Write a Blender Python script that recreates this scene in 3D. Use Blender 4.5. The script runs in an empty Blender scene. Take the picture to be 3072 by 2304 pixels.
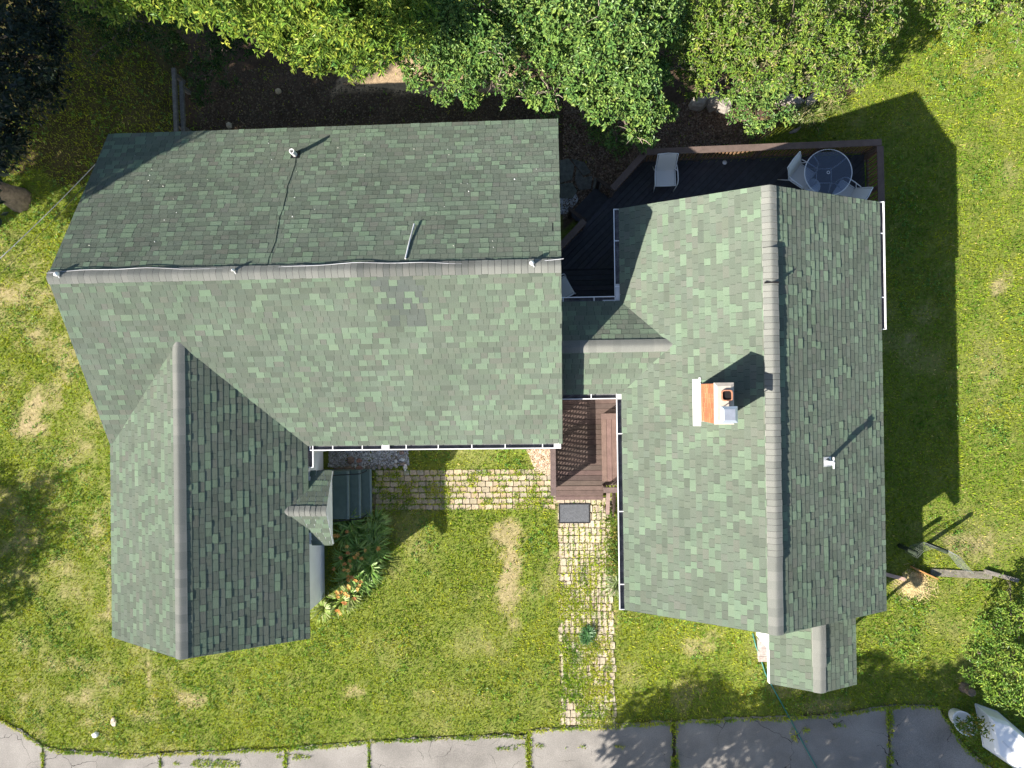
import bpy, math, random
import numpy as np
from mathutils import Matrix, Vector

random.seed(7)
rng = np.random.default_rng(11)
scene = bpy.context.scene
COL = scene.collection

# ------------------------------------------------------------------ camera, sky, sun, exposure
F_PX, CAM_H = 2209.0, 21.0
PITCH, ROLL, YAW = -0.0068, -0.0557, 0.0138


def _cam_matrix():
    cp, sp, cr, sr, cy, sy = math.cos(PITCH), math.sin(PITCH), math.cos(ROLL), math.sin(ROLL), math.cos(YAW), math.sin(YAW)
    rx = np.array([[1, 0, 0], [0, cp, -sp], [0, sp, cp]])
    ry = np.array([[cr, 0, sr], [0, 1, 0], [-sr, 0, cr]])
    rz = np.array([[cy, -sy, 0], [sy, cy, 0], [0, 0, 1]])
    return rz @ rx @ ry


CAM = _cam_matrix()


def at(px, py, z=0.0):
    """Survey helper: the point at height z seen at a position of the drone picture."""
    v = CAM.T @ np.array([(px - 1536) / F_PX, -(py - 1152) / F_PX, -1.0])
    t = (z - CAM_H) / v[2]
    return np.array([v[0] * t, v[1] * t, z])


cam_data = bpy.data.cameras.new('camera')
cam_data.sensor_width = 36.0
cam_data.lens = 36.0 * F_PX / 3072.0
cam_data.clip_end = 2000.0
cam = bpy.data.objects.new('camera', cam_data)
COL.objects.link(cam)
cam.matrix_world = Matrix.Translation((0, 0, CAM_H)) @ Matrix([list(r) for r in CAM.T]).to_4x4()
scene.camera = cam

SUN_V = Vector((-1.19, -0.822, 1.0)).normalized()      # towards the sun
elev = math.asin(SUN_V.z)
world = bpy.data.worlds.new('World')
scene.world = world
world.use_nodes = True
wn = world.node_tree
sky = wn.nodes.new('ShaderNodeTexSky')
sky.sky_type = 'NISHITA'
sky.sun_disc = False
sky.sun_elevation = elev
sky.sun_rotation = math.atan2(SUN_V.x, SUN_V.y)
sky.ozone_density = 1.6
wn.links.new(sky.outputs[0], wn.nodes['Background'].inputs[0])
wn.nodes['Background'].inputs[1].default_value = 0.07
sun_data = bpy.data.lights.new('sun', 'SUN')
sun_data.energy = 5.0
sun_data.angle = math.radians(0.5)
sun_data.color = (1.0, 0.94, 0.85)
sun = bpy.data.objects.new('sun', sun_data)
COL.objects.link(sun)
sun.rotation_euler = SUN_V.to_track_quat('Z', 'Y').to_euler()
scene.view_settings.view_transform = 'Standard'
scene.view_settings.look = 'None'
scene.view_settings.gamma = 1.0
scene.view_settings.use_curve_mapping = False
scene.view_settings.exposure = 1.35
scene.cycles.max_bounces = 6
scene.cycles.diffuse_bounces = 3
scene.cycles.transparent_max_bounces = 12


# ------------------------------------------------------------------ helpers
def vnoise(x, y, s, seed=0):
    x = np.asarray(x, float) / s + seed * 17.3
    y = np.asarray(y, float) / s + seed * 9.1
    xi, yi = np.floor(x).astype(np.int64), np.floor(y).astype(np.int64)
    fx, fy = x - xi, y - yi
    fx, fy = fx * fx * (3 - 2 * fx), fy * fy * (3 - 2 * fy)

    def h(a, b):
        n = (a * 374761393 + b * 668265263 + seed * 1442695) & 0x7fffffff
        n = ((n ^ (n >> 13)) * 1274126177) & 0x7fffffff
        return ((n ^ (n >> 16)) & 0xffff) / 65535.0
    return (h(xi, yi) * (1 - fx) + h(xi + 1, yi) * fx) * (1 - fy) + (h(xi, yi + 1) * (1 - fx) + h(xi + 1, yi + 1) * fx) * fy


def fbm(x, y, s, seed=0):
    return .5 * vnoise(x, y, s, seed) + .3 * vnoise(x, y, s / 2.3, seed + 1) + .2 * vnoise(x, y, s / 5.1, seed + 2)


def in_poly(x, y, poly):
    x, y = np.asarray(x), np.asarray(y)
    r = np.zeros(x.shape, bool)
    n = len(poly)
    for i in range(n):
        x1, y1 = poly[i][0], poly[i][1]
        x2, y2 = poly[(i + 1) % n][0], poly[(i + 1) % n][1]
        if y1 == y2:
            continue
        c = ((y1 > y) != (y2 > y)) & (x < (x2 - x1) * (y - y1) / (y2 - y1) + x1)
        r ^= c
    return r


def make_mat(name, base=None, rough=.8, nscale=30, namt=.25, bump=0., bscale=60, spec=.3, metal=0., nscale2=None, namt2=.2, translucent=0., coord='Object'):
    m = bpy.data.materials.new(name)
    m.use_nodes = True
    nt = m.node_tree
    b = nt.nodes['Principled BSDF']
    b.inputs['Roughness'].default_value = rough
    b.inputs['Specular IOR Level'].default_value = spec
    b.inputs['Metallic'].default_value = metal
    tc = nt.nodes.new('ShaderNodeTexCoord')
    if base is None:
        a = nt.nodes.new('ShaderNodeAttribute')
        a.attribute_name = 'Col'
        out = a.outputs['Color']
    else:
        a = nt.nodes.new('ShaderNodeRGB')
        a.outputs[0].default_value = (*base, 1)
        out = a.outputs[0]
    for sc, am in ((nscale, namt), (nscale2, namt2)):
        if not sc or not am:
            continue
        n = nt.nodes.new('ShaderNodeTexNoise')
        n.inputs['Scale'].default_value = sc
        n.inputs['Detail'].default_value = 5
        nt.links.new(tc.outputs[coord], n.inputs['Vector'])
        mr = nt.nodes.new('ShaderNodeMapRange')
        mr.inputs['From Min'].default_value = .3
        mr.inputs['From Max'].default_value = .7
        mr.inputs['To Min'].default_value = 1 - am
        mr.inputs['To Max'].default_value = 1 + am
        nt.links.new(n.outputs['Fac'], mr.inputs['Value'])
        mx = nt.nodes.new('ShaderNodeVectorMath')
        mx.operation = 'SCALE'
        nt.links.new(out, mx.inputs[0])
        nt.links.new(mr.outputs[0], mx.inputs['Scale'])
        out = mx.outputs[0]
    nt.links.new(out, b.inputs['Base Color'])
    if bump:
        n = nt.nodes.new('ShaderNodeTexNoise')
        n.inputs['Scale'].default_value = bscale
        n.inputs['Detail'].default_value = 4
        nt.links.new(tc.outputs[coord], n.inputs['Vector'])
        bp = nt.nodes.new('ShaderNodeBump')
        bp.inputs['Strength'].default_value = bump
        bp.inputs['Distance'].default_value = .02
        nt.links.new(n.outputs['Fac'], bp.inputs['Height'])
        nt.links.new(bp.outputs[0], b.inputs['Normal'])
    if translucent:
        t = nt.nodes.new('ShaderNodeBsdfTranslucent')
        nt.links.new(out, t.inputs['Color'])
        ms = nt.nodes.new('ShaderNodeMixShader')
        ms.inputs[0].default_value = translucent
        nt.links.new(b.outputs[0], ms.inputs[1])
        nt.links.new(t.outputs[0], ms.inputs[2])
        nt.links.new(ms.outputs[0], nt.nodes['Material Output'].inputs['Surface'])
    return m


M = {}
M['shingle'] = make_mat('shingle', None, .92, .9, .09, .6, 260, .12, nscale2=160, namt2=.26)
M['shingle'].node_tree.nodes['Principled BSDF'].inputs['Diffuse Roughness'].default_value = 1.0
M['siding'] = make_mat('siding', (.84, .85, .86), .55, 2.5, .06, 0, spec=.3)
M['white'] = make_mat('white_paint', (.80, .80, .80), .45, 4, .06, spec=.4, nscale2=30, namt2=.05)
M['soffit'] = make_mat('underlay', (.035, .042, .036), .9, 6, .1)
M['shade_grime'] = make_mat('gutter_shade_grime', (.15, .148, .155), .8, 6, .35, .3, 40, nscale2=30, namt2=.3)  # shade inside the gutters put into this dark colour, with some grime
M['brick'] = make_mat('brick', None, .85, 40, .25, .5, 120)
M['mortar'] = make_mat('mortar', (.55, .50, .43), .9, 50, .15, .4, 150)
M['concrete'] = make_mat('crown_concrete', (.44, .39, .33), .85, 14, .12, .3, 90)
M['terracotta'] = make_mat('flue_clay', (.42, .19, .11), .75, 20, .25)
M['soot'] = make_mat('soot', (.012, .01, .01), .95, 10, .1)
M['metal'] = make_mat('galvanised', (.62, .64, .68), .38, 10, .08, metal=.75, spec=.5)
M['flash'] = make_mat('aluminium_flashing', (.62, .62, .62), .5, 5, .12, .1, 20)
M['pvc'] = make_mat('pvc', (.82, .82, .80), .4, 10, .04, spec=.5)
M['black'] = make_mat('black_metal', (.015, .015, .017), .5, 20, .1)
M['deckwood'] = make_mat('deck_wood', None, .75, 7, .16, .25, 40, nscale2=60, namt2=.12)
M['weathered'] = make_mat('weathered_wood', None, .9, 12, .3, .5, 40, nscale2=70, namt2=.2)
M['greenedge'] = make_mat('green_nosing', (.20, .26, .25), .5, 8, .1, spec=.35)
M['greenpaint'] = make_mat('green_paint', (.098, .145, .132), .5, 8, .10, .1, 30, spec=.35)
M['paver'] = make_mat('paver_stone', None, .9, 25, .2, .5, 90, nscale2=120, namt2=.12)
M['stone'] = make_mat('stone', None, .9, 9, .3, .6, 30, nscale2=60, namt2=.2)
M['ground'] = make_mat('soil', None, .98, 12, .25, .8, 45, .05, nscale2=70, namt2=.3)
M['grass'] = make_mat('grass_blades', None, .65, 0, 0, spec=.15, translucent=.35)
M['leaf'] = make_mat('leaf', None, .42, 3, .12, spec=.35, translucent=.17)
M['bark'] = make_mat('bark', (.16, .125, .10), .95, 9, .35, 1.0, 22)
M['twig'] = make_mat('bare_twig', (.36, .29, .23), .9, 20, .25)
M['petal'] = make_mat('petal', None, .5, 20, .1, spec=.2, translucent=.3)
M['frame'] = make_mat('white_frame', (.74, .74, .75), .35, 10, .03, spec=.5)
M['sling'] = make_mat('sling_fabric', (.66, .64, .61), .8, 200, .08, .3, 400)
M['rubber'] = make_mat('rubber_mat', (.10, .105, .115), .85, 18, .15, .5, 200)
M['hose'] = make_mat('green_hose', (.03, .20, .16), .45, 10, .05, spec=.5)
M['wire'] = make_mat('dark_wire', (.03, .045, .035), .6, 10, .1)
M['greywire'] = make_mat('grey_wire', (.45, .45, .46), .45, 1.2, .5)
M['fencewire'] = make_mat('fence_wire', (.20, .22, .20), .6, 10, .2)
M['hull'] = make_mat('white_gelcoat', (.85, .85, .85), .35, 5, .04, spec=.5)


def asphalt_mat():
    m = make_mat('asphalt', (.275, .255, .232), .95, 1.1, .2, .9, 130, .12, nscale2=70, namt2=.28)
    nt = m.node_tree
    b = nt.nodes['Principled BSDF']
    src = b.inputs['Base Color'].links[0].from_socket
    tc = nt.nodes.new('ShaderNodeTexCoord')
    nz = nt.nodes.new('ShaderNodeTexNoise')
    nz.inputs['Scale'].default_value = 1.6
    nz.inputs['Detail'].default_value = 6
    nt.links.new(tc.outputs['Object'], nz.inputs['Vector'])
    ad = nt.nodes.new('ShaderNodeMixRGB')
    ad.blend_type = 'ADD'
    ad.inputs[0].default_value = .55
    nt.links.new(tc.outputs['Object'], ad.inputs[1])
    nt.links.new(nz.outputs['Color'], ad.inputs[2])
    vo = nt.nodes.new('ShaderNodeTexVoronoi')
    vo.feature = 'DISTANCE_TO_EDGE'
    vo.inputs['Scale'].default_value = .75
    nt.links.new(ad.outputs[0], vo.inputs['Vector'])
    n2 = nt.nodes.new('ShaderNodeTexNoise')
    n2.inputs['Scale'].default_value = .9
    nt.links.new(tc.outputs['Object'], n2.inputs['Vector'])
    th = nt.nodes.new('ShaderNodeMapRange')
    th.inputs['From Min'].default_value = .45
    th.inputs['From Max'].default_value = .65
    th.inputs['To Min'].default_value = 0.0
    th.inputs['To Max'].default_value = .006
    nt.links.new(n2.outputs['Fac'], th.inputs['Value'])
    lt = nt.nodes.new('ShaderNodeMath')
    lt.operation = 'LESS_THAN'
    nt.links.new(vo.outputs['Distance'], lt.inputs[0])
    nt.links.new(th.outputs[0], lt.inputs[1])
    mx = nt.nodes.new('ShaderNodeMixRGB')
    nt.links.new(lt.outputs[0], mx.inputs[0])
    nt.links.new(src, mx.inputs[1])
    mx.inputs[2].default_value = (.045, .04, .035, 1)
    nt.links.new(mx.outputs[0], b.inputs['Base Color'])
    return m


M['asphalt'] = asphalt_mat()


def glass_mat():
    m = bpy.data.materials.new('table_glass')
    m.use_nodes = True
    nt = m.node_tree
    nt.nodes.remove(nt.nodes['Principled BSDF'])
    tr = nt.nodes.new('ShaderNodeBsdfTransparent')
    tr.inputs[0].default_value = (.72, .77, .86, 1)
    gl = nt.nodes.new('ShaderNodeBsdfGlossy')
    gl.inputs['Roughness'].default_value = .04
    fr = nt.nodes.new('ShaderNodeFresnel')
    fr.inputs['IOR'].default_value = 1.9
    ms = nt.nodes.new('ShaderNodeMixShader')
    nt.links.new(fr.outputs[0], ms.inputs[0])
    nt.links.new(tr.outputs[0], ms.inputs[1])
    nt.links.new(gl.outputs[0], ms.inputs[2])
    nt.links.new(ms.outputs[0], nt.nodes['Material Output'].inputs['Surface'])
    return m


M['glass'] = glass_mat()


def fast_mesh(name, V, Fc, C=None, smooth=False):
    V = np.asarray(V, np.float32).reshape(-1, 3)
    Fc = np.asarray(Fc, np.int32)
    n, k = Fc.shape
    me = bpy.data.meshes.new(name)
    me.vertices.add(len(V))
    me.vertices.foreach_set('co', V.ravel())
    me.loops.add(n * k)
    me.loops.foreach_set('vertex_index', Fc.ravel())
    me.polygons.add(n)
    me.polygons.foreach_set('loop_start', np.arange(0, n * k, k, dtype=np.int32))
    me.polygons.foreach_set('loop_total', np.full(n, k, np.int32))
    me.polygons.foreach_set('use_smooth', np.full(n, smooth))
    if C is not None:
        C = np.asarray(C, np.float32).reshape(-1, 3)
        at_ = me.color_attributes.new('Col', 'FLOAT_COLOR', 'POINT')
        at_.data.foreach_set('color', np.concatenate([C, np.ones((len(C), 1), np.float32)], 1).ravel())
    me.update(calc_edges=True)
    return me


ROOT_LOC = {}


def link(name, me, mat, parent=None, local=False, basis=None):
    o = bpy.data.objects.new(name, me)
    COL.objects.link(o)
    if mat is not None and me is not None and not me.materials:
        me.materials.append(mat)
    if basis is not None:
        o.matrix_basis = basis
    if parent is not None:
        o.parent = parent
        if not local and parent.name in ROOT_LOC:
            o.matrix_parent_inverse = Matrix.Translation(-ROOT_LOC[parent.name])
    return o


def tag(o, label, cat=None, group=None, kind=None):
    if label:
        o['label'] = label
    if cat:
        o['category'] = cat
    if group:
        o['group'] = group
    if kind:
        o['kind'] = kind
    return o


def thing(name, label, cat, loc, group=None, rz=0.0):
    o = bpy.data.objects.new(name, None)
    COL.objects.link(o)
    o.location = loc
    o.rotation_euler = (0, 0, rz)
    o.empty_display_size = .2
    ROOT_LOC[o.name] = Vector(loc)
    return tag(o, label, cat, group)


class MB:
    def __init__(self):
        self.v, self.f, self.c = [], [], []

    def add(self, vs, fs, col=(.5, .5, .5)):
        n = len(self.v)
        self.v += [tuple(map(float, p)) for p in vs]
        self.f += [tuple(i + n for i in q) for q in fs]
        self.c += [col] * len(vs)
        return self

    def box(self, a, b, col=(.5, .5, .5)):
        x0, y0, z0 = min(a[0], b[0]), min(a[1], b[1]), min(a[2], b[2])
        x1, y1, z1 = max(a[0], b[0]), max(a[1], b[1]), max(a[2], b[2])
        vs = [(x0, y0, z0), (x1, y0, z0), (x1, y1, z0), (x0, y1, z0), (x0, y0, z1), (x1, y0, z1), (x1, y1, z1), (x0, y1, z1)]
        return self.add(vs, [(3, 2, 1, 0), (4, 5, 6, 7), (0, 1, 5, 4), (1, 2, 6, 5), (2, 3, 7, 6), (3, 0, 4, 7)], col)

    def bar(self, a, b, w, h, col=(.5, .5, .5), up=(0, 0, 1)):
        a, b = Vector(a), Vector(b)
        d = (b - a).normalized()
        s = d.cross(Vector(up))
        s = s.normalized() if s.length > 1e-4 else Vector((1, 0, 0))
        u = s.cross(d).normalized()
        s, u = s * w / 2, u * h / 2
        vs = [a - s - u, a + s - u, a + s + u, a - s + u, b - s - u, b + s - u, b + s + u, b - s + u]
        return self.add(vs, [(0, 1, 2, 3), (7, 6, 5, 4), (0, 4, 5, 1), (1, 5, 6, 2), (2, 6, 7, 3), (3, 7, 4, 0)], col)

    def tube(self, pts, r, n=8, col=(.5, .5, .5), cap=True):
        pts = [Vector(p) for p in pts]
        rs = r if isinstance(r, (list, tuple)) else [r] * len(pts)
        vs, fs = [], []
        ref = None
        for i, p in enumerate(pts):
            d = (pts[min(i + 1, len(pts) - 1)] - pts[max(i - 1, 0)]).normalized()
            if ref is None:
                ref = Vector((0, 0, 1)) if abs(d.z) < .9 else Vector((1, 0, 0))
            s = d.cross(ref).normalized()
            u = s.cross(d).normalized()
            ref = u
            for k in range(n):
                t = 2 * math.pi * k / n
                vs.append(p + (s * math.cos(t) + u * math.sin(t)) * rs[i])
        for i in range(len(pts) - 1):
            for k in range(n):
                fs.append((i * n + k, i * n + (k + 1) % n, (i + 1) * n + (k + 1) % n, (i + 1) * n + k))
        if cap:
            fs.append(tuple(range(n))[::-1])
            fs.append(tuple((len(pts) - 1) * n + k for k in range(n)))
        return self.add(vs, fs, col)

    def prism(self, poly, z0, z1, col=(.5, .5, .5)):
        n = len(poly)
        vs = [(p[0], p[1], z0) for p in poly] + [(p[0], p[1], z1) for p in poly]
        area = sum(poly[i][0] * poly[(i + 1) % n][1] - poly[(i + 1) % n][0] * poly[i][1] for i in range(n))
        r = list(range(n)) if area > 0 else list(range(n))[::-1]
        fs = [tuple(r[::-1]), tuple(n + i for i in r)]
        for i in range(n):
            a, b = r[i], r[(i + 1) % n]
            fs.append((a, b, n + b, n + a))
        return self.add(vs, fs, col)

    def mesh(self, name, smooth=False):
        me = bpy.data.meshes.new(name)
        me.from_pydata(self.v, [], self.f)
        a = me.color_attributes.new('Col', 'FLOAT_COLOR', 'POINT')
        a.data.foreach_set('color', np.array([(*c, 1) for c in self.c], np.float32).ravel())
        if smooth:
            me.polygons.foreach_set('use_smooth', np.full(len(self.f), True))
        me.update()
        return me

    def build(self, name, mat, parent=None, local=False, smooth=False, basis=None, bevel=0):
        o = link(name, self.mesh(name, smooth), mat, parent, local, basis)
        if bevel:
            b = o.modifiers.new('bevel', 'BEVEL')
            b.width = bevel
            b.segments = 2
            b.limit_method = 'ANGLE'
        return o


def jit(c, a=.1):
    k = 1 + random.uniform(-a, a)
    return tuple(max(0, x * k * (1 + random.uniform(-a, a) * .25)) for x in c)


# ------------------------------------------------------------------ measures of the place
S = 7.0 / 12.0
WX0, WX1, WYS, WYN, WZE = -11.382, 0.218, -1.346, 6.70, 2.644
WYR = (WYS + WYN) / 2
WZR = WZE + S * (WYN - WYS) / 2
GX0, GX1, GYS = -11.382, -6.261, -6.246
GXR = (GX0 + GX1) / 2
GZR = WZE + S * (GX1 - GX0) / 2
EX0, EX1, EYS, EYN, EZE = 1.709, 7.956, -5.493, 4.430, 2.68
EXR = (EX0 + EX1) / 2
EZR = EZE + S * (EX1 - EX0) / 2
CYS, CYN, CZE = -0.13, 2.12, 2.68
CYR = (CYS + CYN) / 2
CZR = CZE + S * (CYN - CYS) / 2
NYS, NYN, NZE, NX1 = -3.92, -2.05, 2.38, -5.69     # entry gable
NYR = (NYS + NYN) / 2
NZR = NZE + S * (NYN - NYS) / 2
PX0, PX1, PYS, PZE = 5.27, 7.35, -7.41, 2.35       # south porch
PXR = (PX0 + PX1) / 2
PZR = PZE + .52 * (PX1 - PX0) / 2
DECK_Z, RAIL_Z = .45, 1.35

# ------------------------------------------------------------------ ground sheet
DRIVE_TOP = [(-700, 2020), (-300, 2060), (0, 2155), (60, 2190), (130, 2238), (200, 2252), (400, 2262), (560, 2256), (700, 2250), (850, 2244), (1024, 2229), (1110, 2222), (1300, 2212), (1430, 2205), (1580, 2204),
             (1586, 2190), (1800, 2173), (2040, 2163), (2300, 2152), (2500, 2142), (2700, 2112), (2815, 2118), (2850, 2175), (2900, 2245), (2990, 2320), (3100, 2420), (3600, 2700)]
drive_edge = [at(*p) for p in DRIVE_TOP]
drive_poly = [(p[0], p[1]) for p in drive_edge] + [(40, -13.2), (-40, -13.2)]

# worn or bare places in the lawn: (px, py, radius along x, radius along y in metres, strength)
BARE = [(1520, 1600, .38, .5, .85), (1525, 1700, .33, .6, .95), (1530, 1800, .33, .6, .9), (1535, 1880, .38, .4, .7), (1500, 1930, .5, .35, .35), (95, 1230, .5, .5, .8), (90, 1290, .55, .3, .9), (160, 1200, .4, .5, .5),
        (560, 2095, .55, .2, .7), (545, 2090, .3, .2, .8), (1070, 2075, .38, .18, .7), (3000, 860, .22, .25, .8), (3010, 840, .2, .3, .35), (2960, 190, .6, .4, .3), (3000, 380, .25, .25, .25), (3030, 520, .3, .5, .25),
        (2090, 1935, .45, .3, .5), (2140, 1900, .35, .2, .5), (1890, 2010, .3, .5, .3), (2890, 1640, .7, .35, .55), (190, 1080, .6, .8, .35), (60, 880, .8, .6, .45), (110, 1000, .6, .6, .4), (1170, 1700, .5, .3, .15),
        (1200, 1950, .9, .5, .15), (1350, 2100, .9, .3, .18), (1650, 1720, .25, .5, .4), (1830, 1900, .2, .9, .55), (2360, 2060, .5, .4, .4), (2450, 2120, .8, .3, .5), (700, 2110, .4, .3, .12), (880, 2050, .4, .3, .1),
        (2760, 1760, .5, .3, .6), (250, 2170, .3, .12, .4), (450, 2040, .05, .5, .6), (270, 1820, .05, 1.1, .6), (325, 1740, .04, 1.2, .6), (1700, 1250, .2, .2, .4), (2060, 2080, .35, .5, .4), (2780, 950, .3, .3, .3), (2730, 1010, .2, .2, .5)]


def bare_mask(x, y):
    m = np.zeros_like(x)
    wob = (fbm(x, y, .55, 3) - .5) * 2.2 + (vnoise(x, y, .09, 4) - .5) * .9
    for px, py, rx, ry, s in BARE:
        p = at(px, py)
        d = np.sqrt(((x - p[0]) / rx) ** 2 + ((y - p[1]) / ry) ** 2) + wob
        m = np.maximum(m, s * np.clip((1.2 - d) / .7, 0, 1))
    return m


soil_poly = [tuple(at(*p)[:2]) for p in [(430, 120), (620, 60), (800, 90), (1000, 140), (1130, 130), (1260, 180), (1500, 150), (1700, 150), (2050, 150), (2500, 120), (2620, 180), (2600, 250), (2440, 330), (2420, 360),
                                           (2330, 380), (2200, 440), (2100, 460), (1850, 600), (1700, 700), (1640, 460), (1000, 480), (560, 500), (540, 380), (560, 250)]]
tan_poly = [tuple(at(*p)[:2]) for p in [(1010, 210), (1110, 200), (1170, 140), (1250, 130), (1290, 260), (1450, 200), (1560, 180), (1600, 250), (1480, 280), (1240, 285), (1010, 290)]]
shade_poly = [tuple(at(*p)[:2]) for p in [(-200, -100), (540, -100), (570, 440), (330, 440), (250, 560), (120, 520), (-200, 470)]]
NOBED = [(WX0 + .35, WYS + .3, WX1 - .4, WYN - .3), (GX0 + .3, GYS + .3, GX1 - .35, WYS), (EX0 + .3, EYS + .3, EX1 - .3, EYN - .3), (-.15, CYS, EX0 + .4, CYN), (-.08, -3.1, 1.9, 0), (.2, 3.9, 8.5, 6.2), (PX0 + .2, PYS + .3, PX1 - .2, EYS + .4)]
PATH1 = (at(1115, 1470)[0], -3.44, -.06, -2.34)
PATH2 = (.04, -9.55, 1.55, -3.16)


def ground_cols(x, y):
    """Soil or thatch colour and how much grass grows there (0..1)."""
    n1, n2, n3 = fbm(x, y, 1.6, 5), fbm(x, y, .5, 9), fbm(x, y, 5., 21)
    dens = np.ones_like(x)
    thatch = np.array([.150, .180, .035])[None, :] * np.ones((len(x), 1))
    dry = np.array([.34, .27, .15])
    b = np.clip(bare_mask(x, y) * .9 + np.clip((n1 - .64) * 1.4, 0, .22) + np.clip((n2 - .70) * 1.4, 0, .2), 0, 1)
    west = np.clip((-9 - x) / 3, 0, 1) * np.clip((5.5 - y) / 2, 0, 1)
    b = np.clip(b + west * np.clip((n2 - .46) * 1.5, 0, .38), 0, 1)
    col = thatch * (1 - b[:, None]) + dry[None, :] * b[:, None]
    dens *= 1 - .88 * b ** 1.4
    k = in_poly(x + (n2 - .5) * .8, y + (n1 - .5) * .8, soil_poly)
    soil = np.array([.095, .066, .045])[None, :] * (.6 + .8 * n2[:, None])
    col[k] = soil[k]
    dens[k] *= .05 + .5 * np.clip((n1[k] - .58) * 4, 0, 1)
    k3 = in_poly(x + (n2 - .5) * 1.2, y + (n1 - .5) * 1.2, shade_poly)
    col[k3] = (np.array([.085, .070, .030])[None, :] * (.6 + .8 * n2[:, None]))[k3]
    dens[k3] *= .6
    k2 = in_poly(x + (n2 - .5) * .6, y + (n1 - .5) * .6, tan_poly)
    col[k2] = (np.array([.36, .265, .165])[None, :] * (.8 + .4 * n2[:, None]))[k2]
    dens[k2] = .15 * (n1[k2] > .55)
    return col, dens, b, n1, n2, n3


gx = np.concatenate([[-400, -150, -60, -32, -24], np.arange(-19.5, 16.6, .13), [20, 28, 60, 150, 400]])
gy = np.concatenate([[-400, -150, -60, -32, -22, -17], np.arange(-13.5, 14.6, .13), [18, 28, 60, 150, 400]])
GX, GY = np.meshgrid(gx, gy)
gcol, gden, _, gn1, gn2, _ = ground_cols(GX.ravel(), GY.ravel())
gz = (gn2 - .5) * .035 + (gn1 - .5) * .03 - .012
for x0, y0, x1, y1 in (PATH1, PATH2, (.0, -4.0, 1.0, -3.1)):
    inside = (GX.ravel() > x0 - .2) & (GX.ravel() < x1 + .2) & (GY.ravel() > y0 - .2) & (GY.ravel() < y1 + .2)
    gz[inside] = np.minimum(gz[inside], -.012)
indrive = in_poly(GX.ravel(), GY.ravel(), drive_poly)
gz[indrive] = -.045
gcol[indrive] = (.09, .075, .05)
for x0, y0, x1, y1 in (PATH1, PATH2):
    gcol[(GX.ravel() > x0) & (GX.ravel() < x1) & (GY.ravel() > y0) & (GY.ravel() < y1)] = (.20, .165, .10)
gw, gh = len(gx), len(gy)
ii = (np.arange(gh - 1)[:, None] * gw + np.arange(gw - 1)[None, :]).ravel()
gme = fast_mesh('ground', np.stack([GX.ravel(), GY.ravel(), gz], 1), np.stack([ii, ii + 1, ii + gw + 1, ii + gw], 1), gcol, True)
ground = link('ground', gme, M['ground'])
tag(ground, 'lawn soil and bare earth around the two houses', kind='structure')

# ------------------------------------------------------------------ driveway slabs
driveway = thing('driveway', None, None, (0, -11, 0))
driveway['kind'] = 'structure'
joints = [-700, 128, 480, 855, 1107, 1586, 2022, 2668, 3600]


def edge_y(x):
    xs = [p[0] for p in drive_edge]
    ys = [p[1] for p in drive_edge]
    return float(np.interp(x, xs, ys))


for k in range(len(joints) - 1):
    ax = at(joints[k], 2230)[0] + .02 + (.03 if k in (5, 6) else 0)
    bx = at(joints[k + 1], 2230)[0] - .02 - (.03 if k in (4, 5) else 0)
    xs = np.linspace(ax, bx, max(6, int((bx - ax) / .09)))
    top = [(x, edge_y(x) + (random.random() - .5) * .05 + (fbm(np.array([x]), np.array([0.]), .6, 31)[0] - .5) * .12) for x in xs]
    yb = -13.2
    sk = [(bx + (random.random() - .5) * .035, y) for y in np.linspace(top[-1][1], yb, 40)[1:]]
    sl = [(ax + (random.random() - .5) * .035, y) for y in np.linspace(yb, top[0][1], 40)[:-1]]
    MB().prism(top + sk + sl, -.06, .006 + random.uniform(-.004, .006)).build('driveway_slab', M['asphalt'], driveway)

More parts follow.
